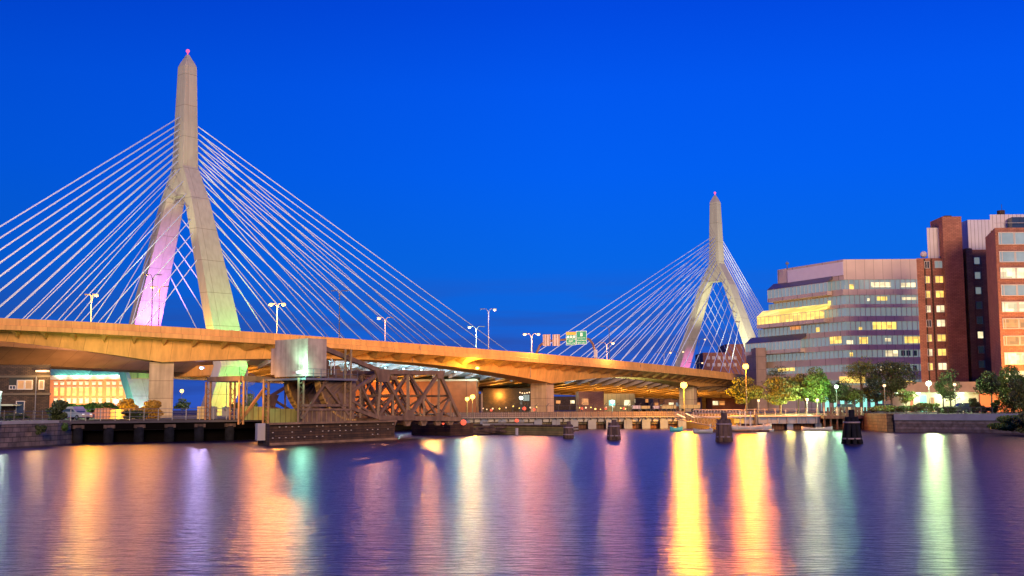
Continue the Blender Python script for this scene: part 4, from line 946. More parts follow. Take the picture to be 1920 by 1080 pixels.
def window(par, px0, py0, px1, py1, Y, m_, cross=True, fw=.10):
    x0, x1, z0, z1 = rect(px0, py0, px1, py1, Y)
    w = MB().bx(x0, x1, Y-.06, Y-.02, z0, z1).build('window', m_, par)
    f_ = MB()
    f_.bx(x0-fw, x1+fw, Y-.16, Y-.003, z0-fw, z0).bx(x0-fw, x1+fw, Y-.16, Y-.003, z1, z1+fw).bx(x0-fw, x0, Y-.16, Y-.003, z0+.001, z1-.001).bx(x1, x1+fw, Y-.16, Y-.003, z0+.001, z1-.001)
    if cross: f_.bx((x0+x1)/2-.05, (x0+x1)/2+.05, Y-.13, Y-.07, z0, z1)
    f_.build('frame', M['mull'], w); return w
yrow = [496, 524, 551.5, 579, 606, 633.5, 660.5, 687]
st1 = ['glassd', 'lity', 'lity', 'litw', 'glassd', 'lity', 'litw', 'lity']; st2 = ['glass', 'lity', 'lity', 'litw', 'litw', 'lity', 'lity', 'litw']
for i, y in enumerate(yrow):
    dx = i*.95
    window(bt, 1733.5+dx, y-5.5, 1742+dx, y+6.5, BY, M[st1[i]]); window(bt, 1752.5+dx, y-6, 1768+dx, y+6, BY, M[st2[i]])
for i, y in enumerate((489, 516.5, 545, 572.5, 600.5, 628, 655.5, 683)):
    window(bt, 1826+i*1.35, y-6, 1836.5+i*1.35, y+6, BY+5, M['glass' if i < 3 else ('litw' if i == 5 else 'glassd')], False)
# --- right block with wide windows
RY = 222
rb = thing('brick_office_block', (A(1900, 700, RY).x, RY+8, GZ), 'orange-lit brick block with wide white-framed windows at the right edge', 'building')
rx = A(1872, 560, RY).x; rz_ = A(1890, 427, RY).z
MB().prism(skew_pts(rx, rx+30, RY, RY+13, .62), GZ, rz_).build('wall', M['brick'], rb)
MB().prism(skew_pts(rx+.6, rx+30, RY+3.5, RY+16, 1.0), rz_+.003, A(1890, 402, RY+3.5).z).build('penthouse', M['white'], rb)
MB().bx(A(1809, 450, BY+8).x, A(1862, 440, BY+6).x, BY+6, BY+15, A(1835, 470, BY+5).z, A(1835, 412, BY+6).z).build('penthouse', M['white'], bt)
cx_ = A(1877, 404, RY+6).x; MB().tube((cx_, RY+6, A(1877, 406, RY+6).z), (cx_, RY+6, A(1877, 395, RY+6).z), .75, 12).build('roof_tank', M['brickd'], rb)
MB().tube((cx_+.2, RY+6, A(1877, 396, RY+6).z), (cx_+.2, RY+6, A(1877, 383, RY+6).z), .05, 5).build('aerial', M['dpole'], rb)
for px in (1903, 1917): q = A(px, 420, RY+1.5); MB().bx(q.x-.75, q.x+.75, RY+1, RY+3.2, rz_+.01, A(px, 407, RY+1).z).build('roof_chiller', M['glassd'], rb)
MB().tube((rx, RY+.2, rz_+1.0), (rx+12, RY+.2, rz_+1.0), .05, 5).build('roof_rail', M['pole'], rb)
rw = ['glass', 'glass', 'litw', 'glass', 'litw', 'lito', 'lito', 'litw', 'litw']
for i, (a_, b_) in enumerate(((437, 457), (472.5, 490), (503, 521), (535, 553), (567, 583.5), (598.5, 615), (631, 646), (662, 682), (697, 712))):
    x0, x1, z0, z1 = rect(1867+i*1.6, a_, 1985, b_, RY)
    x0 = rx+.65; x1 = rx+9.5
    w = MB().bx(x0, x1, RY-.08, RY-.03, z0, z1).build('window', M[rw[i]], rb); f_ = MB(); fw = .14
    f_.bx(x0-fw, x1+fw, RY-.2, RY-.003, z0-fw, z0).bx(x0-fw, x1+fw, RY-.2, RY-.003, z1, z1+fw).bx(x0-fw, x0, RY-.2, RY-.003, z0+.001, z1-.001)
    for k in (.45, 2.9, 3.1, 5.6, 6.1): f_.bx(x0+k-.06, x0+k+.06, RY-.16, RY-.09, z0, z1)
    f_.build('frame', M['mull'], w)
lf = BTLamp = None
spot('facade_flood', (rx+4, RY-13, 6), (rx+5, RY, 14), (1, .40, .05), 42000, 95, 1)
# --- low entrance building between the towers
EY = 226
en = thing('entrance_building', (A(1780, 750, EY).x, EY+3, GZ), 'low entrance building with lit canopy and teal doors below the brick tower block', 'building')
x0, x1, z0, z1 = rect(1694, 736, 1872, 770, EY)
MB().bx(x0, x1, EY, EY+12, GZ, z1).build('wall', mat('cream_render', (.45, .42, .30), .8, var=.1), en)
MB().bx(x0-1, x1+.5, EY-2.2, EY+12, z1+.003, A(1780, 716, EY-2).z).build('canopy', mat('brown_canopy_fascia', (.30, .20, .14), .6), en)
x0, x1, z0, z1 = rect(1724, 741, 1738, 768, EY); MB().bx(x0, x1, EY-.1, EY-.01, GZ, z1).build('door', mat('teal_door', (.12, .42, .38), .5, em=(.2, .9, .75), es=.35), en)
x0, x1, z0, z1 = rect(1745, 745, 1752, 768, EY); MB().bx(x0, x1, EY-.1, EY-.01, GZ, z1).build('orange_panel', M['lito'], en)
x0, x1, z0, z1 = rect(1706, 740, 1713, 768, EY); MB().bx(x0, x1, EY-.1, EY-.01, GZ, z1).build('red_pillar', mat('red_pillar', (.40, .10, .05), .6), en)
for px in (1682, 1722, 1769, 1803):
    q = A(px, 736, EY-1.4); MB().sph((q.x, EY-1.4, z1+.1 if False else A(px, 737, EY-1.4).z), .5, 10, 5, .3).build('canopy_light', M['b_white'], en)
    point('canopy_lamp', (q.x, EY-1.6, A(px, 740, EY-1.4).z), (.75, 1, .65), 650, .3)
og = thing('garden_wall', (A(1880, 760, 206).x, 206, GZ), 'orange-lit wall behind the dark trees at the right edge', 'wall')
MB().bx(A(1838, 760, 206).x, A(1985, 760, 206).x, 206, 206.5, GZ, A(1880, 735, 206).z).build('wall', M['bricko'], og)
spot('garden_flood', (A(1880, 760, 202).x, 197, 7), (A(1870, 760, 206).x, 206, 4.5), (1, .40, .03), 7000, 130, 1)
# --- distant brick hotel between the legs of the southern tower
HY = 470
hb = thing('brick_hotel', (A(1360, 700, HY).x, HY+8, GZ), 'distant red brick building seen between the legs of the southern tower', 'building')
mb = MB(); ground_to(mb, 1318, 1378, 661, HY, 20); mb.build('wall', M['brick'], hb)
mb = MB(); ground_to(mb, 1362, 1440, 645, HY+4, 20); mb.build('wall', M['brick'], hb)
for py in (668, 681):
    for px in range(1325, 1376, 10): x0, x1, z0, z1 = rect(px, py, px+6, py+6, HY); MB().bx(x0, x1, HY-.2, HY-.01, z0, z1).build('window', M['mull'], hb)

# ================================================================== BUILDINGS ON THE LEFT AND BEHIND
LY = 168; M['band2'] = mat('brown_grey_band', (.11, .09, .07), .85, var=.15)  # stone bands in a dark brown-grey
bh = thing('brown_brick_station', (A(40, 730, LY).x, LY+6, GZ), 'dark brown brick station building with two lit sash windows at the left edge', 'building')
x0, x1, z0, z1 = rect(-60, 690, 92, 775, LY); zt = A(40, 684, LY).z
MB().prism(skew_pts(x0-12, x1, LY, LY+12, 1.02), GZ, zt).build('wall', M['brickd'], bh)
for py in (704, 737): z = A(40, py, LY).z; MB().bx(x0-12, x1+.15, LY-.15, LY-.003, z-.3, z).build('stone_band', M['band2'], bh)
MB().bx(A(18, 700, LY).x, A(62, 700, LY).x, LY-.05, LY-.002, A(40, 730, LY).z, A(40, 707, LY).z).build('dark_bay', mat('near_black_bay', (.02, .025, .025), .8), bh)  # near-black flat panel behind the upper windows
for a_, b_ in ((34, 45), (49, 60), (75, 82)): window(bh, a_, 714, b_, 729, LY-.06, M['lito'], False, .12)
window(bh, 19, 724, 29, 729, LY-.06, M['glassd'], True); window(bh, 32, 753, 45, 775, LY, M['glassd'], False)
MB().tube((A(70, 700, LY).x, LY-.3, GZ), (A(70, 700, LY).x, LY-.3, A(70, 706, LY).z), .08, 6).build('downpipe', M['galv'], bh)
MB().bx(A(-40, 757, LY-2).x, A(30, 757, LY-2).x, LY-3, LY-.2, A(0, 761, LY-2).z, A(0, 758, LY-2).z).build('awning', mat('pale_green_awning', (.45, .55, .42), .6), bh)
MB().bx(A(72, 697, LY).x, A(93, 697, LY).x, LY-1.0, LY-.003, A(80, 697.5, LY).z, A(80, 694.5, LY).z).build('roof_light', M['b_warm'], bh)
point('roof_lamp', (A(84, 700, LY).x, LY-2, A(80, 700, LY).z), (1, .6, .2), 900)
AY = 400
ar = thing('long_brick_warehouse', (A(170, 740, AY).x, AY+10, GZ), 'long orange-lit brick building with green-lit mansard roof seen under the viaduct at left', 'building')
x0, x1, z0, z1 = rect(93, 712, 246, 770, AY)
MB().bx(x0-3, x1+6, AY, AY+24, GZ, z1).build('wall', M['bricko'], ar)
MB().bx(x0-3.3, x1+6.3, AY-.6, AY+24, z1+.003, A(170, 703.5, AY).z).build('cornice', M['stone'], ar)
zc = A(170, 703.5, AY).z; zr1 = A(120, 688, AY).z
MB().loft([[(x0-3, AY-.3, zc+.01), (x0-3, AY+5, zr1), (x0-3, AY+23, zr1), (x0-3, AY+24, zc+.01)], [(A(166, 700, AY).x,)+p for p in ((AY-.3, zc+.01), (AY+5, zr1), (AY+23, zr1), (AY+24, zc+.01))]]).build('mansard_roof', M['slate'], ar)
zr2 = A(200, 696, AY).z
MB().loft([[(A(166.5, 700, AY).x, AY-.3, zc+.01), (A(166.5, 700, AY).x, AY+3, zr2), (A(166.5, 700, AY).x, AY+23, zr2), (A(166.5, 700, AY).x, AY+24, zc+.01)], [(x1+6,)+p for p in ((AY-.3, zc+.01), (AY+3, zr2), (AY+23, zr2), (AY+24, zc+.01))]]).build('mansard_roof', M['slate'], ar)
for px in (105, 117, 129, 140, 152, 163, 176, 188, 203, 214, 227, 239):
    for ya, yb, mm in ((717, 721.5, 'litw'), (727, 742, 'lity'), (748, 756, 'litw')):
        x0, x1, z0, z1 = rect(px-3.2, ya, px+3.2, yb, AY); w = MB().bx(x0, x1, AY-.12, AY-.03, z0, z1).build('window', M[mm], ar)
        MB().bx(x0-.15, x1+.15, AY-.3, AY-.003, z1, z1+.4).build('lintel', M['stone'], w)
for px in (110, 137, 158, 185, 210, 235):
    q = A(px, 702, AY-3); spot('roof_flood', (q.x, AY-3, zc+.6), (q.x, AY+4, zr1-1), (.35, 1, .72), 4500, 120, 1)
    q = A(px, 755, AY-6); spot('wall_flood', (q.x, AY-7, GZ+1.5), (q.x, AY, GZ+9), (1, .62, .22), 7000, 110, 1)
wh = thing('brick_depot', (A(770, 740, 300).x, 308, GZ), 'plain orange-lit brick depot seen through the drawbridge trusses', 'building')
x0, x1, z0, z1 = rect(640, 716, 893, 770, 300); MB().bx(x0, x1, 300, 322, GZ, z1).build('wall', mat('depot_brick', (.26, .085, .035), .85, joints=(9, 50, .1), var=.2), wh)
MB().bx(x0-.2, x1+.2, 299.7, 322.3, z1+.003, z1+.5).build('parapet', M['stone'], wh)
spot('depot_flood', (-28, 284, 6), (-26, 300, 8), (1, .50, .10), 6500, 150, 1)
spot('depot_flood', (-50, 284, 6), (-48, 300, 8), (1, .50, .10), 6500, 150, 1)
# dim buildings and yards behind the piers, with small lit windows
for px0, px1, pyt, Y, m_, lb in ((905, 1035, 728, 330, 'brickd', 'dim dark building with lit floor behind the viaduct left of the big pier'), (1085, 1132, 734, 310, 'brick', 'dim red brick building just right of the middle viaduct pier'), (1133, 1190, 738, 340, 'conty', 'low yellow-green lit building right of the dim brick one')):
    mb = MB(); o = thing('yard_building', (A((px0+px1)/2, 750, Y).x, Y+6, GZ), lb, 'building'); x0, x1, zt = ground_to(mb, px0, px1, pyt, Y, 14); mb.build('wall', M[m_], o)
    n_ = max(2, int((x1-x0)/4))
    for k in range(n_):
        x = x0+(x1-x0)*(k+.5)/n_
        if random.random() < .75: MB().bx(x-.9, x+.9, Y-.1, Y-.01, zt-3.6, zt-1.9).build('window', M[random.choice(['litw', 'glass', 'lito', 'teal'])], o)
# trailers and containers
for px0, px1, pyt, Y, m_, lb, nm, ct in ((1187, 1201, 760, 262, 'contw', 'pale pinkish trailer box leftmost of the row behind the trestle', 'parked_trailer', 'trailer'), (1202, 1220, 761, 262, 'conty', 'cream trailer box between the pinkish and the shadowed one', 'parked_trailer', 'trailer'), (1226, 1237, 761, 258, 'contw', 'small pinkish trailer box in the middle of the row behind the trestle', 'parked_trailer', 'trailer'), (1240, 1268, 759, 256, 'conty', 'long yellow-lit trailer left of the bright sodium lamp', 'parked_trailer', 'trailer'), (1276, 1313, 759, 262, 'conty', 'long yellow-lit trailer right of the bright sodium lamp', 'parked_trailer', 'trailer')):
    o = thing(nm, (A((px0+px1)/2, 770, Y).x, Y+1.2, GZ), lb, ct, 'trailers parked behind the trestle'); x0, x1, z0, z1 = rect(px0, pyt, px1, 772, Y)
    MB().bx(x0, x1, Y, Y+2.5, GZ+.9, z1).build('box_body', M[m_], o); MB().bx(x0+.1, x1-.1, Y-.02, Y+2.52, GZ+.75, GZ+.898).build('side_rail', M['dpole'], o)
    for x in (x0+.6, x1-.6, x1-1.6): MB().tube((x, Y-.02, GZ+.45), (x, Y+.3, GZ+.45), .45, 10).build('wheel', M['tyre'], o)
o = thing('shipping_container', (A(192, 775, 172).x, 173, GZ), 'rust red ribbed shipping container left of the first viaduct pier', 'container')
x0, x1, z0, z1 = rect(178, 765.5, 206, 786, 172); MB().bx(x0, x1, 172, 174.4, GZ, z1).build('box_body', M['cont'], o); MB().bx(x1+.003, x1+1.4, 172.2, 174.2, GZ, z1-.2).build('door_end', M['conty'], o)
o = thing('electrical_cabinet', (A(392, 775, 160).x, 160, GZ), 'grey metal electrical cabinet beside the near tower foot', 'cabinet')
x0, x1, z0, z1 = rect(383, 762, 402, 786, 160); MB().bx(x0, x1, 160, 161.4, GZ, z1).build('housing', M['galv'], o); MB().bx(x0-1.0, x0-.003, 160.1, 161.3, GZ, z1-.003).build('side_panel', M['conty'], o)
MB().bx(x0+.15, x1-.15, 159.9, 159.997, GZ+.15, z1-.15).build('door', M['galv'], o)
o = thing('signal_mast', A(424, 775, 158)*1, 'railway signal mast with round lamps beside the grey cabinet', 'signal', None)
q = A(424, 775, 158); o.location = (q.x, q.y, GZ); MB().tube((q.x, q.y, GZ), (q.x, q.y, A(424, 700, 158).z), .05, 5).build('post', M['galv'], o)
MB().box((q.x, q.y-.1, A(424, 772, 158).z), (1.0, .4, 1.3)).sph((q.x, q.y-.35, A(424, 766, 158).z), .3, 8, 5).build('signal_head', M['galv'], o)
for i, (px, h_) in enumerate(((450, 1.3), (466, 1.6), (478, 1.1), (500, 1.4))):
    q = A(px, 778, 160+i); o = thing('relay_box', (q.x, q.y, GZ), ['small pale relay box left of the spiral staircase', 'upright relay box at the foot of the spiral staircase', 'low orange-lit relay box right of the spiral staircase', 'relay box below the orange-lit portal frame'][i], 'cabinet', 'relay boxes by the track')
    MB().bx(q.x-.5, q.x+.5, q.y, q.y+.8, GZ, GZ+h_).build('housing', M['stone'], o); MB().bx(q.x-.55, q.x+.55, q.y-.05, q.y+.85, GZ+h_+.003, GZ+h_+.12).build('lid', M['galv'], o)

# ================================================================== VEHICLES
def car(loc, rz, paint, label, van=False, group='parked cars'):
    o = thing('parked_car', loc, label, 'car', group)
    Lc, Wc = 4.6, 1.8
    prof = [(-2.3, .35), (-2.3, .95), (-1.9, 1.05), (-1.55, 1.55 if not van else 1.75), (.5, 1.6 if not van else 1.8), (1.2, 1.05), (2.1, .92), (2.3, .7), (2.3, .35)]
    mb = MB(); mb.loft([[(x, y, z) for x, z in prof] for y in (-Wc/2, Wc/2)])
    b_ = mb.build('body', paint); b_.parent = o
    gl_ = MB().loft([[(x, y, z) for x, z in ((-1.5, 1.08), (-1.3, 1.5), (.4, 1.5), (.95, 1.08))] for y in (-Wc/2-.012, Wc/2+.012)]).build('side_window', M['glassd']); gl_.parent = o
    ws = MB().add([(.62, -.75, 1.56), (.62, .75, 1.56), (1.23, .78, 1.07), (1.23, -.78, 1.07)], [(0, 1, 2, 3)]).build('windscreen', M['glassd']); ws.parent = o
    for x in (-1.45, 1.4):
        for y in (-.85, .85):
            w_ = MB().tube((x, y-.11, .33), (x, y+.11, .33), .33, 12).build('wheel', M['tyre']); w_.parent = o
            r_ = MB().tube((x, y-.12, .33), (x, y+.12, .33), .18, 8).build('rim', M['galv']); r_.parent = w_
    for y in (-.65, .65): h_ = MB().box((2.3, y, .72), (.06, .35, .16)).build('headlight', M['signw']); h_.parent = o
    o.rotation_euler = (0, 0, rz); return o
def cz(px, Y): q = A(px, 775, Y); return (q.x, q.y, GZ+.02)
c1_ = car(cz(141, 158), R(-28), M['carw'], 'silver estate car parked behind the railing of the black trestle', True)
car(cz(1590, 206), R(4), M['card'], 'dark car behind the plank fence of the boardwalk')
car(cz(1653, 214), R(182), M['card'], 'dark car parked in front of the lit lobby columns')
car(cz(1806, 196), R(185), M['carw'], 'pale car parked below the right end of the entrance canopy')
car(cz(1822, 190), R(8), M['card'], 'dark car nearest the orange garden wall')

# ================================================================== BOATS AND GANGWAY
def hull(loc, ln, wd_, h_, rz, m_, label, name='rowing_boat', cat='boat', masts=0):
    o = thing(name, loc, label, cat, 'boats moored by the boardwalk'); rings = []
    for i in range(13):
        t_ = -1+2*i/12; w = wd_/2*max(.04, (1-abs(t_)**2.6)); sh = h_*(1+.55*t_*t_)
        rings.append([(t_*ln/2, -w, sh), (t_*ln/2, -w*.6, 0.02), (t_*ln/2, 0, -.12), (t_*ln/2, w*.6, .02), (t_*ln/2, w, sh), (t_*ln/2, w*.8, sh), (t_*ln/2, 0, sh*.45), (t_*ln/2, -w*.8, sh)])
    b_ = MB().loft(rings).build('hull', m_, None, True); b_.parent = o
    for x in (-.25, .15): s_ = MB().box((x*ln, 0, h_*.82), (.3, wd_*.75, .05)).build('seat', M['pile']); s_.parent = o
    for k in range(masts):
        s_ = MB().tube((-ln*.1+k*.85-.6, 0, .2), (-ln*.1+k*.85-.6, 0, 3.2), .09, 6).build('mast', M['pole']); s_.parent = o
    o.rotation_euler = (0, 0, rz); return o
def bw_(px, py): q = G(px, py); return (q.x, q.y, .05)
hull(bw_(1404, 809), 7.6, 1.5, .8, R(6), M['boat'], 'long pale wooden boat right of the brown pile cluster', masts=3)
hull(bw_(1532, 808), 5.0, 1.2, .45, R(-2), M['boat'], 'low white rowing boat under the boardwalk edge')
hull(bw_(1318, 812.5), 3.0, 1.3, .5, R(3), M['boat'], 'small pale dinghy left of the brown pile cluster')
hull(bw_(1268, 809), 2.1, 1.2, .55, R(-4), M['boatb'], 'small boat under a turquoise cover at the gangway foot')
hull(bw_(1440, 810), 1.8, .9, .3, R(2), M['boat'], 'tiny skiff at the right end of the floating dock')
fdk = thing('floating_dock', G(1380, 808), 'low dark floating dock under the moored boats', 'dock')
qa, qb = G(1335, 811), G(1430, 809)
MB().bx(qa.x, qb.x, qa.y+.5, qa.y+3.5, -.3, .32).build('deck', M['pile'], fdk)
for x in np.linspace(qa.x+.3, qb.x-.3, 5): MB().tube((x, qa.y+3.3, -.5), (x, qa.y+3.3, 1.3), .1, 6).build('dock_post', M['pole'], fdk)
gw = thing('gangway', A(1320, 795, 184), 'railed metal gangway sloping down to the boats, two warm light strips at its top', 'gangway')
def rail_truss(pA, pB, nm, m_, h_=1.15, n_=14):
    mb = MB(); mb.tube(pA, pB, .06, 5).tube(pA+Vector((0, 0, h_)), pB+Vector((0, 0, h_)), .06, 5)
    for k in range(n_+1):
        a = pA.lerp(pB, k/n_); mb.tube(a, a+Vector((0, 0, h_)), .035, 4)
        if k < n_: mb.tube(a, pA.lerp(pB, (k+1)/n_)+Vector((0, 0, h_)), .025, 4)
    return mb.build(nm, m_, gw)
ga, gb = A(1266, 785, 190), A(1352, 802, 184)
rail_truss(ga, gb, 'side_rail', M['galv']); rail_truss(ga+Vector((.3, 1.8, 0)), gb+Vector((.3, 1.8, 0)), 'side_rail', M['galv'])
MB().loft([[p+Vector((0, 0, -.1)), p+Vector((.3, 1.8, -.1)), p+Vector((.3, 1.8, 0)), p] for p in (ga, gb)]).build('tread', M['galv'], gw)
gc, gd2 = A(1300, 781, 192), A(1392, 781, 192)
rail_truss(gc, gd2, 'landing_rail', M['pole'], 1.1, 16)
MB().loft([[p+Vector((0, 0, -.2)), p+Vector((0, 2, -.2)), p+Vector((0, 2, 0)), p] for p in (gc, gd2)]).build('landing', M['galv'], gw)
for a_, b_ in (((1269, 776), (1285, 783)), ((1286, 775), (1302, 783))):
    MB().beam(A(*a_, 188), A(*b_, 188), .1, .12).build('light_strip', M['b_warm'], gw)
point('gangway_lamp', A(1285, 779, 187), (1, .45, .15), 300, .2)

# ================================================================== LAMPS ON THE BANKS
def post_lamp(px, pyt, Y, label, col, e, bulb, r=.3, zb_=None, nm='street_lamp', grp='lamps on the banks', head=None, pole='dpole'):
    q = A(px, pyt, Y); z0 = GZ if zb_ is None else zb_
    o = thing(nm, (q.x, q.y, z0), label, 'street lamp', grp)
    MB().tube((q.x, q.y, z0), (q.x, q.y, q.z-.1), .08, 6, .05).build('pole', M[pole], o)
    h_ = MB().tube((q.x, q.y, q.z+r*.75), (q.x, q.y, q.z+r*.95), r*.9, 10, r*.3).build('lamp_head', M['dpole'], o)
    MB().sph((q.x, q.y, q.z), r, 12, 8).build('bulb', M[bulb], h_)
    point('lamp_light', (q.x, q.y-r-1.0, q.z-.1), col, e, .3); return o
post_lamp(1282, 722, 204, 'brightest sodium lamp on a pole behind the trestle, yellow glare on the viaduct', (1, .34, .003), 44000, 'b_sod', .62)
post_lamp(1398, 687, 190, 'orange sodium lamp on a tall pole left of the riverside trees', (1, .26, .003), 26000, 'b_sod', .5)
post_lamp(886, 744, 196, 'yellow sodium lamp right of the drawbridge truss, higher of two close together', (1, .5, .04), 1500, 'b_sod', .42)
post_lamp(876, 748, 198, 'yellow sodium lamp right of the drawbridge truss, lower of two close together', (1, .55, .06), 1800, 'b_sod', .36)
post_lamp(1741, 719, 187, 'bright greenish-white lamp before the entrance building', (.62, 1, .42), 5500, 'b_white', .45)
post_lamp(1568, 725, 200, 'greenish-white lamp behind the middle riverside trees', (.4, 1, .5), 1300, 'b_white', .36)
post_lamp(1513, 749, 199, 'globe lamp on the boardwalk, left of two globes', (.9, 1, .5), 3200, 'b_warm', .27, bwz)
post_lamp(1532.5, 750, 199, 'globe lamp on the boardwalk, right of two globes', (1, .95, .6), 900, 'b_warm', .27, bwz)
post_lamp(1422, 751, 200, 'small globe lamp under the leftmost riverside tree', (1, .95, .5), 500, 'b_warm', .22, bwz)
post_lamp(1658, 723, 188, 'triple-globe pale lamp post left of the small quay tree', (1, .8, .6), 300, 'b_warm', .25)
post_lamp(1790, 721, 184, 'triple-globe pale lamp post in front of the entrance canopy', (1, .8, .6), 300, 'b_warm', .25)
post_lamp(341, 733, 330, 'distant orange lamp between viaduct pier and tower foot', (1, .5, .2), 1500, 'b_sod', .55)
post_lamp(1148, 753, 290, 'greenish-white yard lamp right of the middle viaduct pier', (.7, 1, .6), 4500, 'b_white', .5)
post_lamp(977, 746, 300, 'white yard lamp left of the middle viaduct pier', (.9, 1, .8), 1500, 'b_white', .5)
post_lamp(1028, 737, 300, 'orange yard lamp beside the middle viaduct pier', (1, .5, .1), 1500, 'b_sod', .5)
post_lamp(218, 752, 300, 'white lamp behind the green shrubs in front of the long brick building', (.9, .95, 1), 2500, 'b_white', .6)
post_lamp(2, 735, 150, 'greenish lamp at the left edge before the brown station', (.7, 1, .75), 1500, 'b_white', .12)
def tiny(px, py, Y, m_, r, label, nm='signal_light', cat='signal light', grp='small lights in the rail yard'):
    q = A(px, py, Y); o = thing(nm, (q.x, q.y, min(GZ, q.z-.5)), label, cat, grp)
    MB().tube((q.x, q.y, min(GZ, q.z-.5)), (q.x, q.y, q.z-.1), .05, 4).build('post', M['dpole'], o); MB().sph(q, r, 8, 5).build('bulb', M[m_], o); return o
for i, (px, py, Y, m_, r, lb) in enumerate(((983, 766, 235, 'b_red', .38, 'red signal light left of the middle pier, larger of two'), (1002, 768, 235, 'b_red', .3, 'red signal light left of the middle pier, smaller of two'), (921, 769, 235, 'b_red', .25, 'red signal light above the trestle near the drawbridge'),
        (1091, 766, 235, 'b_red', .25, 'red signal light just right of the middle pier'), (1136, 766, 240, 'b_red', .25, 'red signal light under the greenish yard lamp'), (1170, 766, 240, 'b_red', .25, 'red signal light left of the pinkish trailer'),
        (869, 792, 168, 'b_red', .42, 'large red navigation light at the right end of the drawbridge'), (969, 789, 180, 'b_red', .32, 'red navigation light above the mossy fender'), (831, 794, 165, 'b_red', .18, 'tiny red navigation light under the truss'))):
    tiny(px, py, Y, m_, r, lb)
for i in range(26):
    px = 905+i*11.2+random.uniform(-4, 4)
    if 1034 < px < 1084: continue
    tiny(px, random.uniform(761, 768), random.uniform(245, 285), random.choice(['b_warm', 'b_sod']), random.uniform(.10, .2), 'tiny yellowish yard light behind the trestle fence', 'yard_light', 'yard light', 'tiny yard lights')
for i in range(14):
    px = 975+i*4.4; tiny(px, 736+math.sin(i)*1.2+i*.15, 322, 'b_warm', .2, 'tiny warm string light along the dim dark building', 'string_light', 'string light', 'string lights')
for px, py, Y, col, e, lb, m_ in ((378, 690, 229, (.5, .45, 1), 4500, 'violet-white floodlight under the main bridge deck beside the near tower leg', 'b_vio'), (895, 690, 229, (1, .6, .08), 2500, 'yellow floodlight fixed under the viaduct girder', 'b_sod')):
    q = A(px, py, Y); o = thing('flood_light', q, lb, 'floodlight'); MB().box(q+Vector((0, .3, .1)), (1.0, .3, .35)).build('housing', M['dpole'], o); MB().sph(q, .38, 10, 6, .7).build('bulb', M[m_], o); point('flood_lamp', q+Vector((0, -.6, -.3)), col, e, .3)
# lamps slung under the cantilever and the floor beams of the main deck
k = 0
for a in np.arange(20, 118, 6.0):
    q = BP(a, 18.5, BZ(a)+.75); o = MB().sph(q, .22, 8, 5, .6).build('soffit_light', M['b_teal'], bridge); point('soffit_lamp', q-Vector((0, 0, .5)), (.5, 1, .9), 600, .2)
for a in np.arange(12, 222, 15.0):
    q = BP(a, 3, BZ(a)-4.2); point('underdeck_lamp', q, (1, .42, .06), 3600, .3); MB().box(BP(a, 3, BZ(a)-1.15), (.5, .5, .3)).build('underdeck_light', M['dpole'], bridge)
spot('backspan_flood', BP(-30, 20, 4), BP(-32, 2, 13), (1, .42, .12), 9000, 120, 1)

# ================================================================== TREES AND SHRUBS
def leaves(c, rx_, ry_, rz_, n, size, seed, lobes=7, flat=.0):
    rnd = np.random.RandomState(seed); V = []; Fc = []
    cen = []
    for i in range(lobes):
        u = rnd.normal(size=3); u /= np.linalg.norm(u); r_ = rnd.uniform(.25, .72); cen.append((u*r_, rnd.uniform(.26, .5)))
    per = n//lobes
    P = []
    for cc, rr in cen:
        u = rnd.normal(size=(per, 3)); u /= np.linalg.norm(u, axis=1)[:, None]; r_ = rnd.uniform(.35, 1, (per, 1))**.6
        P.append(cc+u*r_*rr*np.array([1.15, 1.15, .7]))
    P = np.concatenate(P); P = P*np.array([rx_, ry_, rz_])+np.array(c)
    a = rnd.normal(size=P.shape); a /= np.linalg.norm(a, axis=1)[:, None]; b_ = np.cross(a, rnd.normal(size=P.shape)); b_ /= np.linalg.norm(b_, axis=1)[:, None]
    s_ = rnd.uniform(.6, 1.3, (len(P), 1))*size
    V = np.concatenate([P-a*s_, P+b_*s_*.55, P+a*s_, P-b_*s_*.55], axis=1).reshape(-1, 3)
    return V, cen
def tree(px, pyt, pyb, wpx, Y, label, m_='leaf', seed=0, n=3200, size=.17, trunk=True, name='leafy_tree', cat='tree', zg=None, lobes=16, group='riverside trees'):
    q = A(px, pyt, Y); zg = GZ if zg is None else zg; ztop = q.z; w = wpx*Y/F/2; zlow = A(px, pyb, Y).z
    o = thing(name, (q.x, q.y, zg), label, cat, group)
    c = (q.x, q.y, (ztop+zlow)/2); rz_ = (ztop-zlow)/2*1.1; w *= 1.17; n = int(n*1.35)
    V, cen = leaves(c, w*1.08, w*1.0, rz_*1.08, n, size, seed, lobes)
    me = bpy.data.meshes.new('crown'); nf = len(V)//4
    me.from_pydata(V.tolist(), [], [(4*i, 4*i+1, 4*i+2, 4*i+3) for i in range(nf)]); me.materials.append(M[m_])
    cr_ = bpy.data.objects.new('crown', me); C.objects.link(cr_); cr_.parent = o; me.transform(Matrix.Translation(-o.location))
    if trunk:
        t_ = MB(); h_ = ztop-zg; tr_ = max(.10, h_*.022); top = Vector((q.x+.1, q.y, zg+h_*.72)); t_.tube((q.x, q.y, zg), (q.x+.05, q.y, zg+h_*.4), tr_, 7, tr_*.7).tube((q.x+.05, q.y, zg+h_*.4), top, tr_*.7, 6, tr_*.3)
        for i, (cc, rr) in enumerate(cen[:9]):
            b_ = Vector(c)+Vector((cc[0]*w, cc[1]*w, cc[2]*rz_)); s_ = Vector((q.x+.04, q.y, zg+h_*random.uniform(.32, .62))); 
            if b_.z > s_.z: t_.tube(s_, b_, tr_*.35, 5, tr_*.12)
        t_.build('trunk', M['bark'], o)
    return o
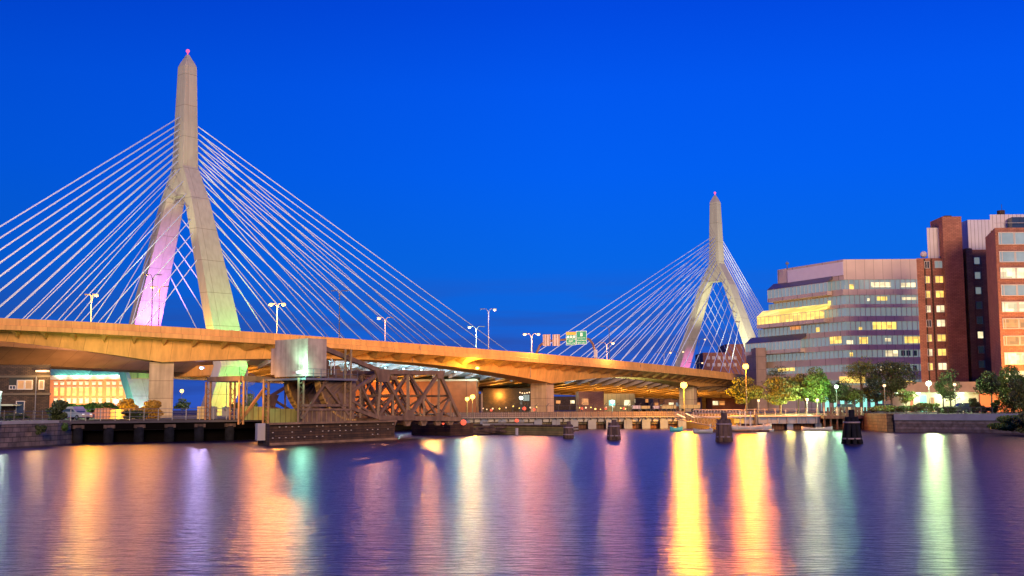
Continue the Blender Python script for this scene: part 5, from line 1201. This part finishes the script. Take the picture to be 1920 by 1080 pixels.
T = [(1495, 702, 757, 50, 206, 'yellow-green tree standing between the second and the pointed riverside trees', 'leaf', 3600), (1560, 706, 757, 50, 206, 'dark low tree right of the pointed riverside tree', 'leafd', 3400), (1397, 711, 757, 66, 203, 'leftmost riverside tree, yellow-green crown beside the sodium lamp', 'leaf', 5200), (1462, 703, 757, 76, 201, 'broad yellow-green riverside tree, second from the left', 'leaf', 6500),
     (1508, 712, 758, 52, 208, 'small bright green tree between the two broad riverside trees', 'leafg', 3600), (1530, 686, 757, 58, 203, 'pointed green riverside tree beside the two globe lamps', 'leafg', 5200),
     (1460, 690, 735, 52, 226, 'flat-topped dark conifer crown rising behind the second tree', 'leafd', 1600), (1612, 666, 724, 56, 216, 'tall sparse tree with see-through crown left of the dark round one', 'leaf', 2300),
     (1668, 668, 752, 74, 214, 'large dark round tree in front of the office corner', 'leafd', 6500), (1590, 722, 757, 58, 210, 'low spreading tree under the tall sparse one', 'leaf', 3400), (1640, 722, 756, 46, 220, 'low spreading tree under the large dark round one', 'leaf', 2600),
     (1697, 730, 757, 34, 190, 'young thin tree on the quay left of the entrance doors', 'leaf', 1100), (1766, 706, 752, 24, 194, 'young thin tree before the entrance, left of two', 'leafd', 1300), (1779, 690, 752, 44, 192, 'young sparse tree before the entrance, right of two', 'leafd', 1500),
     (1856, 690, 752, 56, 186, 'dark rounded tree before the orange garden wall', 'leafd', 5000), (1897, 682, 770, 66, 178, 'big dark green tree at the right edge', 'leafg', 6500), (1925, 700, 800, 70, 170, 'blackish tree cut by the right edge', 'leafd', 5000)]
for i, (px, yt, yb, w, Y, lb, m_, n) in enumerate(T): tree(px, yt, yb, w, Y, lb, m_, 11+i, n, .17 if n > 2500 else .14)
B = [(1735, 752, 776, 44, 185, 'dark bush row left of the entrance doors', 'leaf', 1800), (1700, 756, 776, 46, 187, 'yellow-green bush at the left end of the quay planting', 'leafg', 1600), (1775, 758, 777, 50, 184, 'low dark bush right of the young trees', 'leafd', 1500),
     (1825, 742, 777, 18, 182, 'narrow upright shrub, left of two before the orange wall', 'leafd', 900), (1843, 752, 777, 22, 180, 'conical shrub, middle of the orange wall', 'leafd', 900), (1866, 748, 777, 22, 180, 'conical green shrub, right part of the orange wall', 'leafg', 1000),
     (1655, 760, 776, 70, 190, 'long low hedge behind the timber boardwalk', 'leaf', 2200), (1880, 776, 812, 78, 158, 'thick green bank shrub hanging over the right end of the quay', 'leafg', 5200), (1930, 770, 814, 60, 152, 'dark bank shrub at the lower right edge', 'leafd', 4000),
     (112, 745, 790, 42, 150, 'shaggy olive shrub between the brown station and the silver car', 'leafd', 3000), (142, 746, 778, 50, 190, 'bright green shrub behind the silver car', 'leafg', 2000), (172, 750, 778, 48, 196, 'green shrub left of the container', 'leafg', 1800), (200, 747, 776, 48, 200, 'green shrub behind the container', 'leafg', 1800),
     (236, 740, 784, 46, 176, 'round tree lit bright yellow-orange left of the first pier', 'leafo', 2600), (279, 745, 789, 54, 172, 'dark brownish bush against the first viaduct pier', 'leafo', 3600), (250, 768, 787, 44, 168, 'low weedy bush below the yellow tree', 'leafd', 1400),
     (343, 747, 774, 30, 230, 'green bush between pier and tower leg', 'leafg', 1500), (443, 750, 772, 26, 240, 'dark green bush right of the tower leg', 'leafd', 1200), (468, 738, 772, 26, 195, 'bright lime tree behind the spiral staircase', 'leafg', 1800), (20, 775, 790, 60, 140, 'dark weeds behind the iron fence at left', 'leafd', 1200),
     (75, 793, 822, 18, 131.5, 'dark creeper hanging on the granite quay wall', 'leafd', 700), (120, 788, 812, 26, 139, 'leafy creeper at the corner of quay wall and trestle', 'leafg', 900)]
for i, (px, yt, yb, w, Y, lb, m_, n) in enumerate(B):
    hang = px in (75, 120) or Y in (158, 152)
    tree(px, yt, yb, w, Y, lb, m_, 60+i, n, .15, False, 'leafy_shrub', 'shrub', (.3 if hang else None), 9, 'shrubs on the banks')
point('tree_fill', A(1480, 762, 199), (1, .85, .2), 900, .3); point('tree_fill', A(1545, 760, 199), (.6, 1, .3), 700, .3); point('shrub_fill', A(238, 772, 171), (1, .6, .08), 1500, .3); point('shrub_fill', A(160, 755, 184), (.6, 1, .3), 2200, .3); point('shrub_fill', A(467, 765, 190), (.7, 1, .3), 350, .3)  # unseen point lights added to brighten the trees and shrubs

# ================================================================== FAR BACKGROUND UNDER THE BRIDGES
for px0, px1, pyt, Y, m_, lb in ((888, 1010, 738, 520, 'brickd', 'long dark far building right of the orange depot'), (1000, 1120, 743, 540, 'brickd', 'far dark low building behind the middle pier'), (1110, 1235, 740, 500, 'brickd', 'far dark brick row behind the yard lamp'), (1225, 1345, 746, 480, 'steelo', 'far orange-lit shed behind the row of trailers'), (1335, 1445, 742, 430, 'brick', 'far brick building behind the left riverside trees')):
    o = thing('distant_building', (A((px0+px1)/2, 750, Y).x, Y+8, GZ), lb, 'building', 'low buildings far behind the bridges'); mb = MB(); x0, x1, zt = ground_to(mb, px0, px1, pyt, Y, 18); mb.build('wall', M[m_], o)
    n_ = 9
    for k in range(n_):
        x = x0+(x1-x0)*(k+.5)/n_
        if random.random() < .6: MB().bx(x-1.0, x+1.0, Y-.1, Y-.01, zt-3.4, zt-1.9).build('window', M[random.choice(['litw', 'glass', 'lito', 'litw'])], o)
rmp = thing('distant_ramp', BP(110, -45, 0), 'dark lower road ramp behind the main bridge deck', 'ramp')
pA, pB = A(840, 722, 400), A(1345, 737, 440)
MB().loft([[p+Vector((0, 0, -1.6)), p+Vector((0, 0, .5)), p+Vector((0, 10, .5)), p+Vector((0, 10, -1.6))] for p in (pA, pB)]).build('deck', M['steel'], rmp)
for f in (.12, .34, .56, .78, .95):
    p = pA.lerp(pB, f); MB().bx(p.x-.8, p.x+.8, p.y+3, p.y+6, GZ, p.z-1.59).build('column', M['pier'], rmp)

# reflections need a source: the counterweight flood also shines out over the water
point('counterweight_lamp', Q(573, 697)-mb_*.6-tb*1.0, (.3, 1, .66), 800, .2)

for px in (787, 560, 1010, 1200):
    s_ = s_at(px); a_ = CP(s_, 2.35, dz=-2.3); MB().tube(CP(s_, -.2, dz=-1.9), CP(s_, -.2, dz=-.4), .06, 5).tube(CP(s_, -.2, dz=-1.9), a_, .06, 5).tube(a_, a_-Vector((0, 0, depth(s_)-.8)), .06, 5).build('drain_pipe', M['galv'], viaduct)
